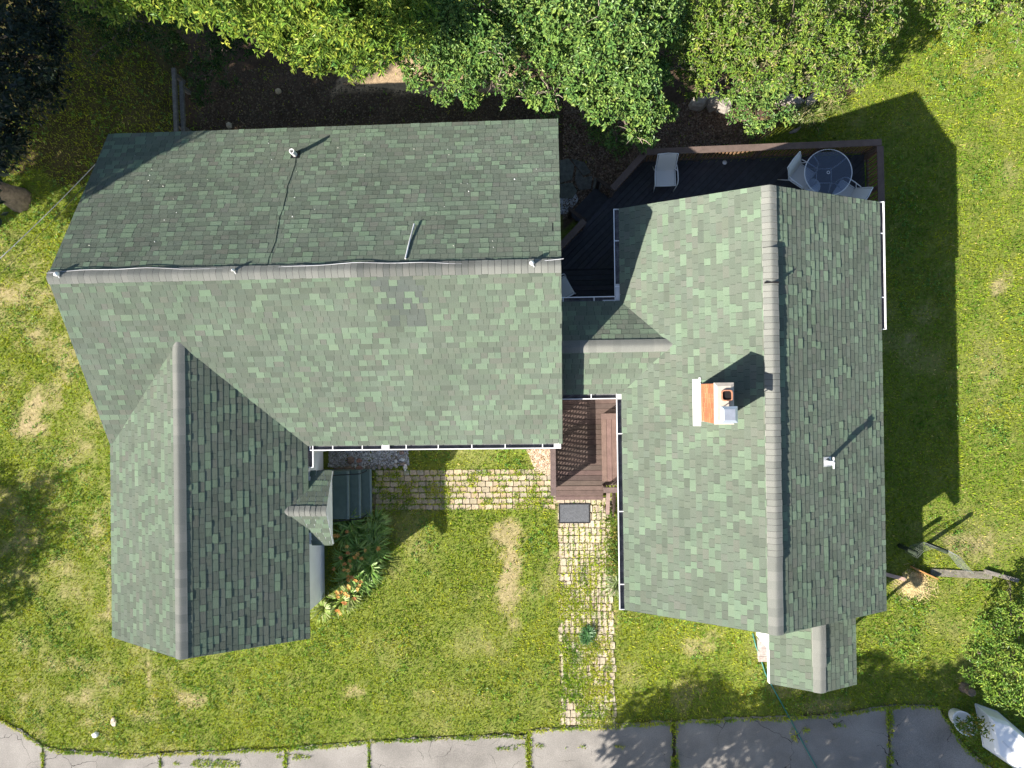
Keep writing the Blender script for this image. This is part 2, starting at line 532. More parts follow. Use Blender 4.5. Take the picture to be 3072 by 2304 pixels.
# ------------------------------------------------------------------ paver paths
def paver_path(name, rect, lx, ly, tone, limit=300):
    x0, y0, x1, y1 = rect
    root = thing(name, None, None, ((x0 + x1) / 2, (y0 + y1) / 2, 0))
    root['kind'] = 'structure'
    meshes = {}
    for wi, fw in enumerate((.82, 1., 1.14)):
        for ci in range(7):
            mb = MB()
            w, l = lx * fw / 2 - .009, ly / 2 - .008
            c = .022
            col = jit(tone[ci % len(tone)], .14)
            o1 = [(-w + c, -l), (w - c * .6, -l), (w, -l + c * .8), (w, l - c), (w - c, l), (-w + c * .5, l), (-w, l - c), (-w, -l + c * .7)]
            o2 = [(a * .93, b * .92) for a, b in o1]
            vs = [(a, b, -.04) for a, b in o1] + [(a, b, .004) for a, b in o1] + [(a, b, .013) for a, b in o2]
            fs = [tuple(range(16, 24))]
            for i in range(8):
                j = (i + 1) % 8
                fs += [(i, j, 8 + j, 8 + i), (8 + i, 8 + j, 16 + j, 16 + i)]
            mb.add(vs, fs, col)
            meshes[wi, ci] = mb.mesh('paver')
            meshes[wi, ci].materials.append(M['paver'])
    spots, y, r = [], y0 + ly / 2, 0
    while y < y1:
        x = x0 + random.uniform(0, lx * .7)
        while x < x1:
            wi = random.choice((0, 1, 1, 2))
            w = lx * (.82, 1., 1.14)[wi]
            spots.append((x + w / 2, y + random.uniform(-.008, .008), wi))
            x += w
        y += ly
        r += 1
    spots = spots[::-1]
    for i, (x, y, wi) in enumerate(spots[:limit]):
        m = Matrix.Translation((x, y, random.uniform(-.008, .004))) @ Matrix.Rotation(random.uniform(-.045, .045), 4, 'Z') @ Matrix.Rotation(random.uniform(-.03, .03), 4, 'X')
        link('paver', meshes[wi, random.randrange(7)], None, root, basis=m)
    if len(spots) > limit:
        V, Fc, C = [], [], []
        mb = MB()
        for x, y, wi in spots[limit:]:
            src = meshes[wi, random.randrange(7)]
            vs = [(v.co.x + x, v.co.y + y, v.co.z - .003) for v in src.vertices]
            mb.add(vs, [tuple(p.vertices) for p in src.polygons], jit(tone[0], .15))
        o = mb.build('paver_field', M['paver'], root)
        o['kind'] = 'stuff'
    return root


tones = [(.39, .32, .225), (.36, .30, .215), (.43, .35, .245), (.33, .275, .20), (.41, .315, .20), (.37, .325, .25)]
paver_path('paver_path', PATH1, .21, .165, tones)
paver_path('paver_path', PATH2, .155, .215, [(.43, .365, .27), (.41, .35, .25), (.45, .38, .28), (.38, .33, .245)])

# ------------------------------------------------------------------ roofs
TONES = [(0.153, 0.182, 0.14), (0.143, 0.171, 0.131), (0.162, 0.187, 0.145), (0.154, 0.189, 0.142), (0.165, 0.211, 0.153), (0.184, 0.246, 0.17), (0.193, 0.259, 0.177), (0.165, 0.181, 0.145), (0.133, 0.158, 0.122), (0.176, 0.231, 0.163)]
TW = [20, 17, 12, 12, 9, 8, 5, 8, 5, 9]
EXPO = .143
SH_T = [.0055, .005, .006, .006, .008, .010, .010, .005, .0045, .009]


def slab(mb, pts, t=.13, col=(.7, .7, .7)):
    vs = [tuple(p) for p in pts] + [(p[0], p[1], p[2] - t) for p in pts]
    mb.add(vs, [(0, 1, 2, 3), (7, 6, 5, 4), (0, 4, 5, 1), (1, 5, 6, 2), (2, 6, 7, 3), (3, 7, 4, 0)], col)


class Roof:
    """Collects the tabs of all slopes of one building; the largest in view become objects."""

    def __init__(self, root):
        self.root, self.tabs = root, []

    def slope(self, o, u, v, width, run, s, patch=None, hide=None, thick=1.0):
        o, u, v = Vector(o), Vector(u), Vector(v)
        vs = Vector((v.x, v.y, s)).normalized()
        n = u.cross(vs).normalized()
        length = run * math.sqrt(1 + s * s)
        mat = Matrix((( u.x, vs.x, n.x, o.x), (u.y, vs.y, n.y, o.y), (u.z, vs.z, n.z, o.z), (0, 0, 0, 1)))
        rows = int(math.ceil(length / EXPO))
        for j in range(rows):
            v0 = j * EXPO - .03
            x = -random.uniform(0, .25)
            while x < width:
                w = random.choice((.145, .165, .165, .2, .2, .24, .28))
                a, b = max(x, 0), min(x + w, width)
                x += w
                if b - a < .015:
                    continue
                ci = random.choices(range(10), TW)[0]
                c3 = mat @ Vector(((a + b) / 2, v0 + EXPO / 2, 0))
                if hide and hide(c3):
                    continue
                if patch and patch(c3):
                    ci = random.choice((8, 10, 10, 10, 10, 7, 5))
                le = EXPO + .028 if v0 + EXPO + .028 < length else length - v0
                self.tabs.append((mat, a, v0 + random.uniform(-.004, .004), b - a - .007, le, ci, thick, c3))

    @staticmethod
    def tab_mesh(w, le, t):
        vs = [(0, 0, 0), (w, 0, 0), (0, 0, t), (w, 0, t), (0, le, .0006), (w, le, .0006)]
        return vs, [(2, 3, 5, 4), (0, 1, 3, 2), (0, 2, 4, 0), (1, 5, 3, 1)]

    def build(self, seen, limit=300):
        camp = Vector((0, 0, CAM_H))
        order = sorted(range(len(self.tabs)), key=lambda i: (0 if seen(self.tabs[i][7]) and abs(self.tabs[i][3]) > .11 and self.tabs[i][5] < 10 else 1, (self.tabs[i][7] - camp).length))
        pick = set(order[:limit])
        cache = {}
        V, Fq, C = [], [], []
        for i, (mat, a, v0, w, le, ci, th, c3) in enumerate(self.tabs):
            tone = TONES[ci] if ci < 10 else (.128, .147, .127)
            t = (SH_T[ci] if ci < 10 else .006) * th
            if i in pick:
                wq = min((.138, .158, .193, .233, .273), key=lambda q: abs(q - w) if q <= w + .003 else 9)
                key = (wq, ci, round(le, 2), th)
                if key not in cache:
                    vs, fs = self.tab_mesh(wq, le, t)
                    mb = MB()
                    mb.add(vs, [(2, 3, 5, 4), (0, 1, 3, 2), (0, 2, 4), (1, 5, 3)], jit(tone, .04))
                    cache[key] = mb.mesh('shingle')
                    cache[key].materials.append(M['shingle'])
                link('shingle', cache[key], None, self.root, basis=mat @ Matrix.Translation((a, v0, .001)))
            else:
                vs, fs = self.tab_mesh(w, le, t * random.uniform(.8, 1.25))
                b = len(V)
                V += [tuple(mat @ Vector((p[0] + a, p[1] + v0, p[2] + .001))) for p in vs]
                Fq += [(b + 2, b + 3, b + 5, b + 4), (b, b + 1, b + 3, b + 2)]
                col = jit(tone, .07)
                C += [col] * 6
        me = fast_mesh('shingle_field', V, Fq, C)
        o = link('shingle_field', me, M['shingle'], self.root)
        o['kind'] = 'stuff'


CAPC = [(.245, .250, .222), (.218, .224, .200), (.264, .266, .238), (.230, .236, .212)]
CAPD = [(.165, .172, .155), (.15, .157, .143), (.18, .184, .164), (.20, .202, .18)]


def ridge_caps(root, p0, p1, s, half=.16, raise_=.025, tones=CAPC, dark=None, expo=.145, thick=.009, lip=0.012, jitter=.004, gap=0.0):
    p0, p1 = Vector(p0), Vector(p1)
    d = (p1 - p0).normalized()
    L = (p1 - p0).length
    side = Vector((-d.y, d.x, 0))
    n = int(round(L / expo))
    e = L / n
    cache = {}
    prof = []
    for q in (-1, -.72, -.42, -.18, 0, .18, .42, .72, 1):
        h = -abs(q) * half * s
        if abs(q) < .3:
            h = -.3 * half * s * (.55 + .45 * abs(q) / .3) 
        prof.append((q * half, h))
    if gap:
        k = len(prof)
        vs = [p0 + side * y + Vector((0, 0, h + raise_ - .004)) for y, h in prof] + [p1 + side * y + Vector((0, 0, h + raise_ - .004)) for y, h in prof]
        MB().add(vs, [(j + 1, j, k + j, k + j + 1) for j in range(k - 1)]).build('cap_underlay', M['soffit'], root)
    m0 = Matrix(((d.x, side.x, 0, 0), (d.y, side.y, 0, 0), (0, 0, 1, 0), (0, 0, 0, 1)))
    for i in range(n):
        c = p0 + d * (i * e)
        dk = dark and dark(c)
        ci = random.randrange(4)
        key = (ci, bool(dk))
        if key not in cache:
            mb = MB()
            k = len(prof)
            l = e + .03 if not gap else e - gap
            tone = (CAPD if dk else tones)[ci]
            top = [(0, y, h + thick) for y, h in prof]
            low_ = [(0, y, h - lip) for y, h in prof]
            mb.add(top + [(l, y, h + .001) for y, h in prof], [(j + 1, j, k + j, k + j + 1) for j in range(k - 1)], tone)
            mb.add(top + low_, [(j, j + 1, k + j + 1, k + j) for j in range(k - 1)], tone)
            mb.add([top[0], low_[0], (l, prof[0][0], prof[0][1] - lip), (l, *prof[0])], [(0, 1, 2, 3)], tone)
            mb.add([top[-1], (l, *prof[-1]), (l, prof[-1][0], prof[-1][1] - lip), low_[-1]], [(0, 1, 2, 3)], tone)
            cache[key] = mb.mesh('ridge_cap', True)
            cache[key].materials.append(M['shingle'])
        basis = Matrix.Translation(c + Vector((0, 0, raise_ + random.uniform(0, jitter))) + side * random.uniform(-jitter, jitter)) @ m0 @ Matrix.Rotation(random.uniform(-.012, .012), 4, 'Z')
        link('ridge_cap', cache[key], None, root, basis=basis)


def gutter(root, p0, p1, out, hangers=.75, w=.125, dep=.10, endcaps=(True, True), leader=None):
    p0, p1, out = Vector(p0), Vector(p1), Vector(out)
    d = (p1 - p0).normalized()
    L = (p1 - p0).length
    t = .004
    prof = [(0, .0), (0, -dep), (w * .72, -dep), (w, -dep * .45), (w, .006), (w + .022, .006), (w + .022, -.02), (w + t, -.022), (w + t, -dep * .47), (w * .74, -dep - t), (-t, -dep - t), (-t, 0)]
    mb = MB()
    N = len(prof)
    vs = [p0 + out * a + Vector((0, 0, b)) for a, b in prof] + [p1 + out * a + Vector((0, 0, b)) for a, b in prof]
    fs = [(i, (i + 1) % N, N + (i + 1) % N, N + i) for i in range(N)]
    mb.add(vs, fs)
    for flag, p in zip(endcaps, (p0, p1)):
        if flag:
            e = d * .006
            q = [p + out * a + Vector((0, 0, b)) for a, b in ((-.004, .004), (-.004, -dep), (w * .74, -dep), (w + .02, -dep * .45), (w + .022, .008))]
            mb.add([x - e for x in q] + [x + e for x in q], [(0, 1, 2, 3, 4), (9, 8, 7, 6, 5)] + [(i, (i + 1) % 5, 5 + (i + 1) % 5, 5 + i) for i in range(5)])
    g = mb.build('gutter', M['white'], root)
    MB().add([p0 + out * .002 + Vector((0, 0, -.004)), p1 + out * .002 + Vector((0, 0, -.004)), p1 + out * .002 + Vector((0, 0, -dep + .01)), p0 + out * .002 + Vector((0, 0, -dep + .01)), p1 + out * w * .74 + Vector((0, 0, -dep + .01)), p0 + out * w * .74 + Vector((0, 0, -dep + .01)), p1 + out * (w - .002) + Vector((0, 0, -dep * .42)), p0 + out * (w - .002) + Vector((0, 0, -dep * .42))], [(0, 1, 2, 3), (3, 2, 4, 5), (5, 4, 6, 7)]).build('gutter_trough', M['shade_grime'], g)  # dark liner painting in the shade of the gutter's inside
    n = int(L / hangers)
    for i in range(n):
        c = p0 + d * ((i + .6 + random.uniform(-.15, .15)) * L / n)
        MB().bar(c + Vector((0, 0, .002)) - out * .02, c + out * (w + .012) + Vector((0, 0, .004)), .022, .006).build('hanger', M['white'], g)
    if leader is not None:
        c = p0 + d * leader
        MB().tube([c + out * w * .5 + Vector((0, 0, -dep + .004)), c + out * w * .5 + Vector((0, 0, -dep + .008))], .04, 12).build('outlet', M['black'], g)
    return g


def gable_wall(root, x0, x1, y0, y1, zb, ze, axis, apex, name='wall'):
    """A closed gabled body; axis = 'x' means the ridge runs along x."""
    mb = MB()
    if axis == 'x':
        ym = (y0 + y1) / 2
        e = [(x0, y0, zb), (x0, y1, zb), (x0, y1, ze), (x0, ym, apex), (x0, y0, ze)]
        f = [(x1, p[1], p[2]) for p in e]
    else:
        xm = (x0 + x1) / 2
        e = [(x1, y0, zb), (x0, y0, zb), (x0, y0, ze), (xm, y0, apex), (x1, y0, ze)]
        f = [(p[0], y1, p[2]) for p in e]
    mb.add(e + f, [(0, 4, 3, 2, 1), (5, 6, 7, 8, 9)] + [(i, (i + 1) % 5, 5 + (i + 1) % 5, 5 + i) for i in range(5)])
    return mb.build(name, M['siding'], root)


# ---- west house -------------------------------------------------------------
west = thing('west_house', 'large house with green shingle roof, long ridge and a garage wing running towards the driveway', 'house', (-5.5, 2.5, 0))
gable_wall(west, WX0 + .3, WX1 - .32, WYS + .36, WYN - .36, -.1, WZE + .02, 'x', WZR - .24)
gable_wall(west, GX0 + .3, GX1 - .42, GYS + .3, WYS + 1.2, -.1, WZE + .02, 'y', GZR - .24)
rd = MB()
slab(rd, [(WX0, WYS, WZE), (WX1, WYS, WZE), (WX1, WYR, WZR), (WX0, WYR, WZR)])
slab(rd, [(WX0, WYR, WZR), (WX1, WYR, WZR), (WX1, WYN, WZE), (WX0, WYN, WZE)])
rd.build('roof_deck', M['soffit'], west)
gtop = WYS + (GZR - WZE) / S
rd = MB()
slab(rd, [(GX0, GYS, WZE), (GXR, GYS, GZR), (GXR, gtop, GZR), (GX0 + .02, WYS, WZE + .01)], .12)
slab(rd, [(GXR, GYS, GZR), (GX1, GYS, WZE), (GX1, WYS, WZE), (GXR, gtop, GZR)], .12)
rd.build('wing_roof_deck', M['soffit'], west)
# siding laps on the east wall of the wing
lap = MB()
xw = GX1 - .42
for k in range(24):
    z = .05 + k * .108
    lap.add([(xw + .018, GYS + .32, z), (xw + .018, WYS + .3, z), (xw + .004, WYS + .3, z + .112), (xw + .004, GYS + .32, z + .112), (xw, GYS + .32, z), (xw, WYS + .3, z)], [(0, 1, 2, 3), (4, 5, 1, 0)])
lap.build('siding', M['siding'], west)

pa, pb = at(1135, 835, 4.6), at(1290, 975, 4.0)
wr = Roof(west)


def under_wing(c):
    return GX0 < c.x < GX1 and c.y < gtop and (GZR - S * abs(c.x - GXR)) > c.z + .12


def under_main(c):
    return c.y > WYS and (WZE + S * (c.y - WYS)) > c.z + .12


wr.slope((WX0, WYS, WZE), (1, 0, 0), (0, 1, 0), WX1 - WX0, WYR - WYS, S, patch=lambda c: pa[0] < c.x < pb[0] and pb[1] < c.y < pa[1], hide=under_wing)
wr.slope((WX1, WYN, WZE), (-1, 0, 0), (0, -1, 0), WX1 - WX0, WYN - WYR, S)
wr.slope((GX1, GYS, WZE), (0, 1, 0), (-1, 0, 0), gtop - GYS + .15, GX1 - GXR, S, hide=under_main, thick=1.35)
wr.slope((GX0, gtop + .15, WZE), (0, -1, 0), (1, 0, 0), gtop - GYS + .15, GXR - GX0, S, hide=under_main)
# entry gable on the wing's east slope
nxw = GX1 - (NZR - WZE) / S - .15
wr.slope((nxw, NYS, NZE), (1, 0, 0), (0, 1, 0), NX1 - nxw, NYR - NYS, S, hide=lambda c: c.x < GX1 and WZE + S * (GX1 - c.x) > c.z + .1)
wr.slope((NX1, NYN, NZE), (-1, 0, 0), (0, -1, 0), NX1 - nxw, NYN - NYR, S, hide=lambda c: c.x < GX1 and WZE + S * (GX1 - c.x) > c.z + .1)
wr.build(lambda c: c.x > -6 and c.y > WYS and .25 < abs(c.y - WYR))
ed = MB()
slab(ed, [(nxw, NYS, NZE), (NX1, NYS, NZE), (NX1, NYR, NZR), (nxw, NYR, NZR)], .10)
slab(ed, [(nxw, NYR, NZR), (NX1, NYR, NZR), (NX1, NYN, NZE), (nxw, NYN, NZE)], .10)
ed.build('entry_roof_deck', M['white'], west)
eg = MB()
eg.add([(NX1 - .03, NYS + .12, NZE - .08), (NX1 - .03, NYN - .12, NZE - .08), (NX1 - .03, NYR, NZR - .1), (NX1 - .10, NYS + .12, NZE - .08), (NX1 - .10, NYN - .12, NZE - .08), (NX1 - .10, NYR, NZR - .1)],
       [(0, 1, 2), (5, 4, 3), (0, 3, 4, 1), (1, 4, 5, 2), (2, 5, 3, 0)])
eg.build('entry_gable_board', M['white'], west)
MB().box((GX1 - .40, NYR - .48, .55), (GX1 - .30, NYR + .48, 2.6)).build('door', M['greenpaint'], west)
for yy in (NYS + .12, NYN - .16):
    MB().bar((GX1 - .38, yy, NZE - .75), (NX1 - .14, yy, NZE - .12), .08, .08).build('roof_bracket', M['white'], west)
ridge_caps(west, (WX0, WYR, WZR), (WX1, WYR, WZR), S, .155, .03, gap=.009, dark=lambda c: -4.35 < c.x < -1.8)
ridge_caps(west, (GXR, GYS, GZR), (GXR, gtop + .12, GZR), S, .15, .02, expo=.21, jitter=.002)
ridge_caps(west, (NX1, NYR, NZR), (nxw + .1, NYR, NZR), S, .13, .02, gap=.008)
gutter(west, (GX1 + .06, WYS - .005, WZE - .05), (WX1 - .05, WYS - .005, WZE - .05), (0, -1, 0), .82)
gutter(west, (GX1 + .005, NYN + .13, WZE - .06), (GX1 + .005, WYS - .02, WZE - .06), (1, 0, 0), 2.0, endcaps=(True, True))
# splash pieces at gutter corner and end
MB().box((WX1 - .22, WYS - .13, WZE - .052), (WX1 - .06, WYS - .005, WZE - .047)).build('gutter_plate', M['flash'], west)
MB().box((-4.35, WYS - .13, WZE - .055), (-4.15, WYS - .005, WZE - .05)).build('gutter_plate', M['flash'], west)
# downspout by the entry
dx = GX1 - .22
MB().bar((GX1 + .14, WYS - .12, WZE - .16), (dx + .03, WYS - .28, WZE - .55), .08, .07).build('downspout', M['white'], west)
MB().bar((dx + .03, WYS - .28, WZE - .55), (dx + .03, WYS - .30, .15), .08, .07, up=(0, 1, 0)).build('downspout', M['white'], west)
MB().bar((GX1 - .40, WYS - .05, 2.5), (GX1 - .40, WYS - .05, 0), .07, .05, up=(0, 1, 0)).build('corner_board', M['white'], west)


def vent_pipe(root, base, h, r, slope_dir, collar=True, bracket=False):
    bz = Vector(base)
    mb = MB()
    n = 18
    out, inn = [], []
    prof = [(r, -.05), (r, h), (r * .76, h), (r * .76, h - .18)]
    vs = [(bz.x + q * math.cos(2 * math.pi * k / n), bz.y + q * math.sin(2 * math.pi * k / n), bz.z + z) for q, z in prof for k in range(n)]
    fs = [(i * n + k, i * n + (k + 1) % n, (i + 1) * n + (k + 1) % n, (i + 1) * n + k) for i in range(3) for k in range(n)]
    mb.add(vs, fs)
    p = mb.build('vent_pipe', M['pvc'], root)
    MB().tube([bz + Vector((0, 0, h - .175)), bz + Vector((0, 0, h - .172))], r * .77, n).build('pipe_bore', M['soot'], p)
    s = Vector(slope_dir)
    u = Vector((-s.y, s.x, 0)).normalized()
    v = Vector((s.x, s.y, S)).normalized()
    nn = u.cross(v)
    nn = nn if nn.z > 0 else -nn
    MB().add([bz + u * a + v * b + nn * .012 for a, b in ((-.11, -.12), (.11, -.12), (.11, .13), (-.11, .13))], [(0, 1, 2, 3)] if u.cross(v).z > 0 else [(3, 2, 1, 0)]).build('pipe_flashing', M['black'] if not bracket else M['flash'], p)
    MB().tube([bz + nn * .012 - Vector((0, 0, .02)), bz + nn * .05], [r * 1.7, r * 1.15], n).build('pipe_boot', M['black'], p)
    if bracket:
        MB().bar(bz + Vector((-.13, 0, h * .9)), bz + Vector((.02, 0, h * .95)), .07, .07).build('pipe_elbow', M['pvc'], p)
        MB().bar(bz + Vector((.03, -.13, h * .92)), bz + Vector((.03, .13, h * .92)), .025, .03).build('pipe_tee', M['pvc'], p)
    return p


pw = at(884, 462, 3.2)
vent_pipe(west, (pw[0], pw[1], WZE + S * (WYN - pw[1])), .30, .06, (0, -1, 0))


def slope_pt(x, y, up=.012):
    return Vector((x, y, WZE + S * min(WYN - y, y - WYS) + up))


pts = [slope_pt(pw[0] + .02 + .03 * math.sin(i * 1.3) * (i % 3 > 0) - .05 * i / 14, pw[1] - .08 - (pw[1] - WYR - .2) * i / 14, .008) for i in range(15)]
o = MB().tube(pts, .007, 6).build('roof_wire', M['wire'])
tag(o, 'thin dark wire running from the white vent pipe to the long ridge', 'wire')
a, b = at(1243, 672, 4.4), at(1218, 778, 4.8)
o = MB().tube([slope_pt(a[0], a[1], .07), slope_pt((a[0] + b[0]) / 2 - .01, (a[1] + b[1]) / 2, .03), slope_pt(b[0], b[1], .02)], .018, 8).build('metal_rod', M['greywire'])
tag(o, 'short grey rod lying on the back roof slope below the ridge', 'rod')
cab = thing('ridge_cable', 'white cable strung along the long grey ridge with knobs at both ends', 'cable', (-5.4, WYR, WZR))
xs = np.linspace(WX0 - .02, WX1 + .05, 46)
cp = [Vector((x, WYR + .12 + .035 * math.sin(x * 1.15) + .012 * math.sin(x * 4), WZR - .03 + .012 * math.sin(x * 2.1))) for x in xs]
MB().tube(cp, .0065, 6).build('cable', M['greywire'], cab)
for x in (WX0 + .27, -7.05, -.42):
    sz = .05 if x != -7.05 else .028
    MB().tube([(x, WYR + .06, WZR + .02), (x, WYR + .05, WZR + .07), (x, WYR + .03, WZR + .13)], [sz, sz * 1.1, sz * .6], 12).build('knob', M['pvc'], cab, smooth=True)
    MB().tube([(x, WYR + .05, WZR + .05), (x + .05, WYR - .04, WZR + .045)], .008, 6).build('clip', M['pvc'], cab)

# ---- breezeway ---------------------------------------------------------------
bz = thing('breezeway', 'narrow green-roofed breezeway joining the two houses', 'breezeway', (.9, 1., 0))
cx0, cxr = -.12, EX0 + (CZR - EZE) / S + .15
MB().box((cx0, CYS + .3, -.1), (EX0 + .31, CYN - .3, CZE)).build('wall', M['siding'], bz)
rd = MB()
slab(rd, [(cx0, CYS, CZE), (cxr, CYS, CZE), (cxr, CYR, CZR), (cx0, CYR, CZR)], .11)
slab(rd, [(cx0, CYR, CZR), (cxr, CYR, CZR), (cxr, CYN, CZE), (cx0, CYN, CZE)], .11)
rd.build('roof_deck', M['soffit'], bz)
br = Roof(bz)
inhouse = lambda c: c.x > EX0 and EZE + S * (c.x - EX0) > c.z + .10
br.slope((cx0, CYS, CZE), (1, 0, 0), (0, 1, 0), cxr - cx0, CYR - CYS, S, hide=inhouse)
br.slope((cxr, CYN, CZE), (-1, 0, 0), (0, -1, 0), cxr - cx0, CYN - CYR, S, hide=inhouse)
br.build(lambda c: c.x > .3 and abs(c.y - CYR) > .25 and not (c.x > EX0 and EZE + S * (c.x - EX0) > c.z), 200)
ridge_caps(bz, (cx0, CYR, CZR), (cxr + .02, CYR, CZR), S, .15, .02, expo=.2, jitter=.002)
gutter(bz, (cx0, CYS - .005, CZE - .05), (EX0 - .13, CYS - .005, CZE - .05), (0, -1, 0), .9, endcaps=(True, False))
gutter(bz, (EX0 - .13, CYN + .005, CZE - .05), (cx0, CYN + .005, CZE - .05), (0, 1, 0), .75, endcaps=(False, True))

# ---- east house ---------------------------------------------------------------
east = thing('east_house', 'narrower green-roofed house with brick chimney and a small gabled porch', 'house', (4.8, -.5, 0))
gable_wall(east, EX0 + .32, EX1 - .32, EYS + .32, EYN - .32, -.1, EZE + .02, 'y', EZR - .24)
rd = MB()
slab(rd, [(EX0, EYS, EZE), (EXR, EYS, EZR), (EXR, EYN, EZR), (EX0, EYN, EZE)])
slab(rd, [(EXR, EYS, EZR), (EX1, EYS, EZE), (EX1, EYN, EZE), (EXR, EYN, EZR)])
rd.build('roof_deck', M['soffit'], east)
er = Roof(east)
er.slope((EX1, EYS, EZE), (0, 1, 0), (-1, 0, 0), EYN - EYS, EX1 - EXR, S, thick=1.1)
er.slope((EX0, EYN, EZE), (0, -1, 0), (1, 0, 0), EYN - EYS, EXR - EX0, S)
pyn = EYS + .34
er.slope((PX1, PYS, PZE), (0, 1, 0), (-1, 0, 0), pyn - PYS, PX1 - PXR, .52)
er.slope((PX0, pyn, PZE), (0, -1, 0), (1, 0, 0), pyn - PYS, PXR - PX0, .52)
er.build(lambda c: c.y > EYS + .2 and EX0 + .5 < c.x and .25 < abs(c.x - EXR) and not (3.2 < c.x < 4.6 and -1.2 < c.y < .9))
pd = MB()
slab(pd, [(PX0, PYS, PZE), (PXR, PYS, PZR), (PXR, pyn, PZR), (PX0, pyn, PZE)], .12)
slab(pd, [(PXR, PYS, PZR), (PX1, PYS, PZE), (PX1, pyn, PZE), (PXR, pyn, PZR)], .12)
pd.build('porch_roof_deck', M['soffit'], east)
MB().box((PX0 - .02, PYS + .01, PZE - .14), (PX0 + .002, pyn - .02, PZE + .004)).build('fascia', M['white'], east)
gable_wall(east, PX0 + .31, PX1 - .31, -6.98, pyn, -.1, PZE, 'y', PZR - .2, 'porch_wall')
for px_, py_ in ((6.02, PYS + .25), (6.75, PYS + .25)):
    MB().box((px_ - .05, py_ - .05, .3), (px_ + .05, py_ + .05, PZE + .12)).build('porch_post', M['white'], east)
ridge_caps(east, (EXR, EYS, EZR), (EXR, -3.9, EZR), S, .165, .02, expo=.2, jitter=.002)
ridge_caps(east, (EXR, -3.9, EZR), (EXR, 3.05, EZR), S, .165, .055, expo=.14, lip=.035, jitter=.007, dark=None, gap=.008)
ridge_caps(east, (EXR, 3.05, EZR), (EXR, EYN, EZR), S, .165, .022, expo=.14, gap=.008)
MB().box((EXR - .15, 2.25, EZR - .02), (EXR + .15, 2.28, EZR + .05)).build('vent_seam', M['soot'], east)
ridge_caps(east, (PXR, PYS, PZR), (PXR, PYS + .62, PZR), .52, .15, .015, expo=.3, jitter=.001)
ridge_caps(east, (PXR, PYS + .62, PZR), (PXR, pyn, PZR), .52, .16, .045, expo=.3, lip=.03, jitter=.001)
gutter(east, (EX0 - .005, EYN, EZE - .05), (EX0 - .005, CYN + .02, EZE - .05), (-1, 0, 0), .8, endcaps=(True, False), leader=1.95)
gutter(east, (EX0 - .005, CYS - .02, EZE - .05), (EX0 - .005, EYS, EZE - .05), (-1, 0, 0), 1.6, endcaps=(False, True), leader=4.9)
gutter(east, (EX1 + .005, EYN - 3.1, EZE - .05), (EX1 + .005, EYN, EZE - .05), (1, 0, 0), 1.2)
MB().box((EX0 - .12, CYN - .02, EZE - .05), (EX0 - .0, CYN + .45, EZE - .045)).build('gutter_plate', M['flash'], east)
MB().box((EX0 - .45, CYN - .02, EZE - .053), (EX0 - .0, CYN + .06, EZE - .048)).build('gutter_plate', M['flash'], east)
MB().box((EX0 - .14, CYS - .16, EZE - .052), (EX0 - .01, CYS + .02, EZE - .045)).build('gutter_plate', M['flash'], east)
# white leader at the porch's far corner
MB().bar((PX1 - .05, PYS + .3, PZE - .2), (PX1 + .12, PYS + .12, .12), .08, .08).build('downspout', M['white'], east)
MB().bar((PX1 + .12, PYS + .12, .10), (PX1 + .42, PYS - .02, .05), .09, .07).build('downspout_shoe', M['white'], east)
# porch floor and step
for k, (y0_, z1) in enumerate(((-7.36, .36), (-7.66, .18))):
    for i in range(2):
        MB().box((5.58, y0_ + i * .15, z1 - .04), (7.05, y0_ + i * .15 + .143, z1), jit((.38, .32, .29), .15)).build('step_board', M['weathered'], east, bevel=.004)
    MB().box((5.60, y0_ + .02, -.05), (7.03, y0_ + .30, z1 - .041), (.32, .3, .28)).build('step_riser', M['weathered'], east)
for i in range(2):
    MB().box((5.58, -7.06, .32), (7.05, -6.985, .36), jit((.38, .32, .29), .15)).build('step_board', M['weathered'], east) if i == 0 else None

# chimney
CH_X0, CH_X1, CH_Y0, CH_Y1, CH_ZT = 3.42, 3.82, -.80, .06, 5.14
chm = MB().box((CH_X0 + .008, CH_Y0 + .008, 3.4), (CH_X1 - .008, CH_Y1 - .008, CH_ZT - .06)).build('chimney', M['mortar'], east)
bh, bl = .067, .2
bmesh_cache = {}


def brick_obj(c, lx, ly, parent):
    key = (round(lx, 3), round(ly, 3), random.randrange(5))
    if key not in bmesh_cache:
        col = jit(random.choice([(.40, .135, .06), (.45, .165, .075), (.34, .11, .055), (.48, .19, .09)]), .12)
        w, l, h, e = lx / 2, ly / 2, .0285, .005
        mb = MB()
        rings = [(w - e, l - e, -h), (w, l, -h + e), (w, l, h - e), (w - e, l - e, h)]
        vs = [(sx * a, sy * b_, z) for a, b_, z in rings for sx, sy in ((-1, -1), (1, -1), (1, 1), (-1, 1))]
        fs = [(3, 2, 1, 0), (12, 13, 14, 15)] + [(r * 4 + k, r * 4 + (k + 1) % 4, r * 4 + 4 + (k + 1) % 4, r * 4 + 4 + k) for r in range(3) for k in range(4)]
        mb.add(vs, fs, col)
        bmesh_cache[key] = mb.mesh('brick')
        bmesh_cache[key].materials.append(M['brick'])
    link('brick', bmesh_cache[key], None, parent, basis=Matrix.Translation((c[0] + random.uniform(-.002, .002), c[1], c[2])))


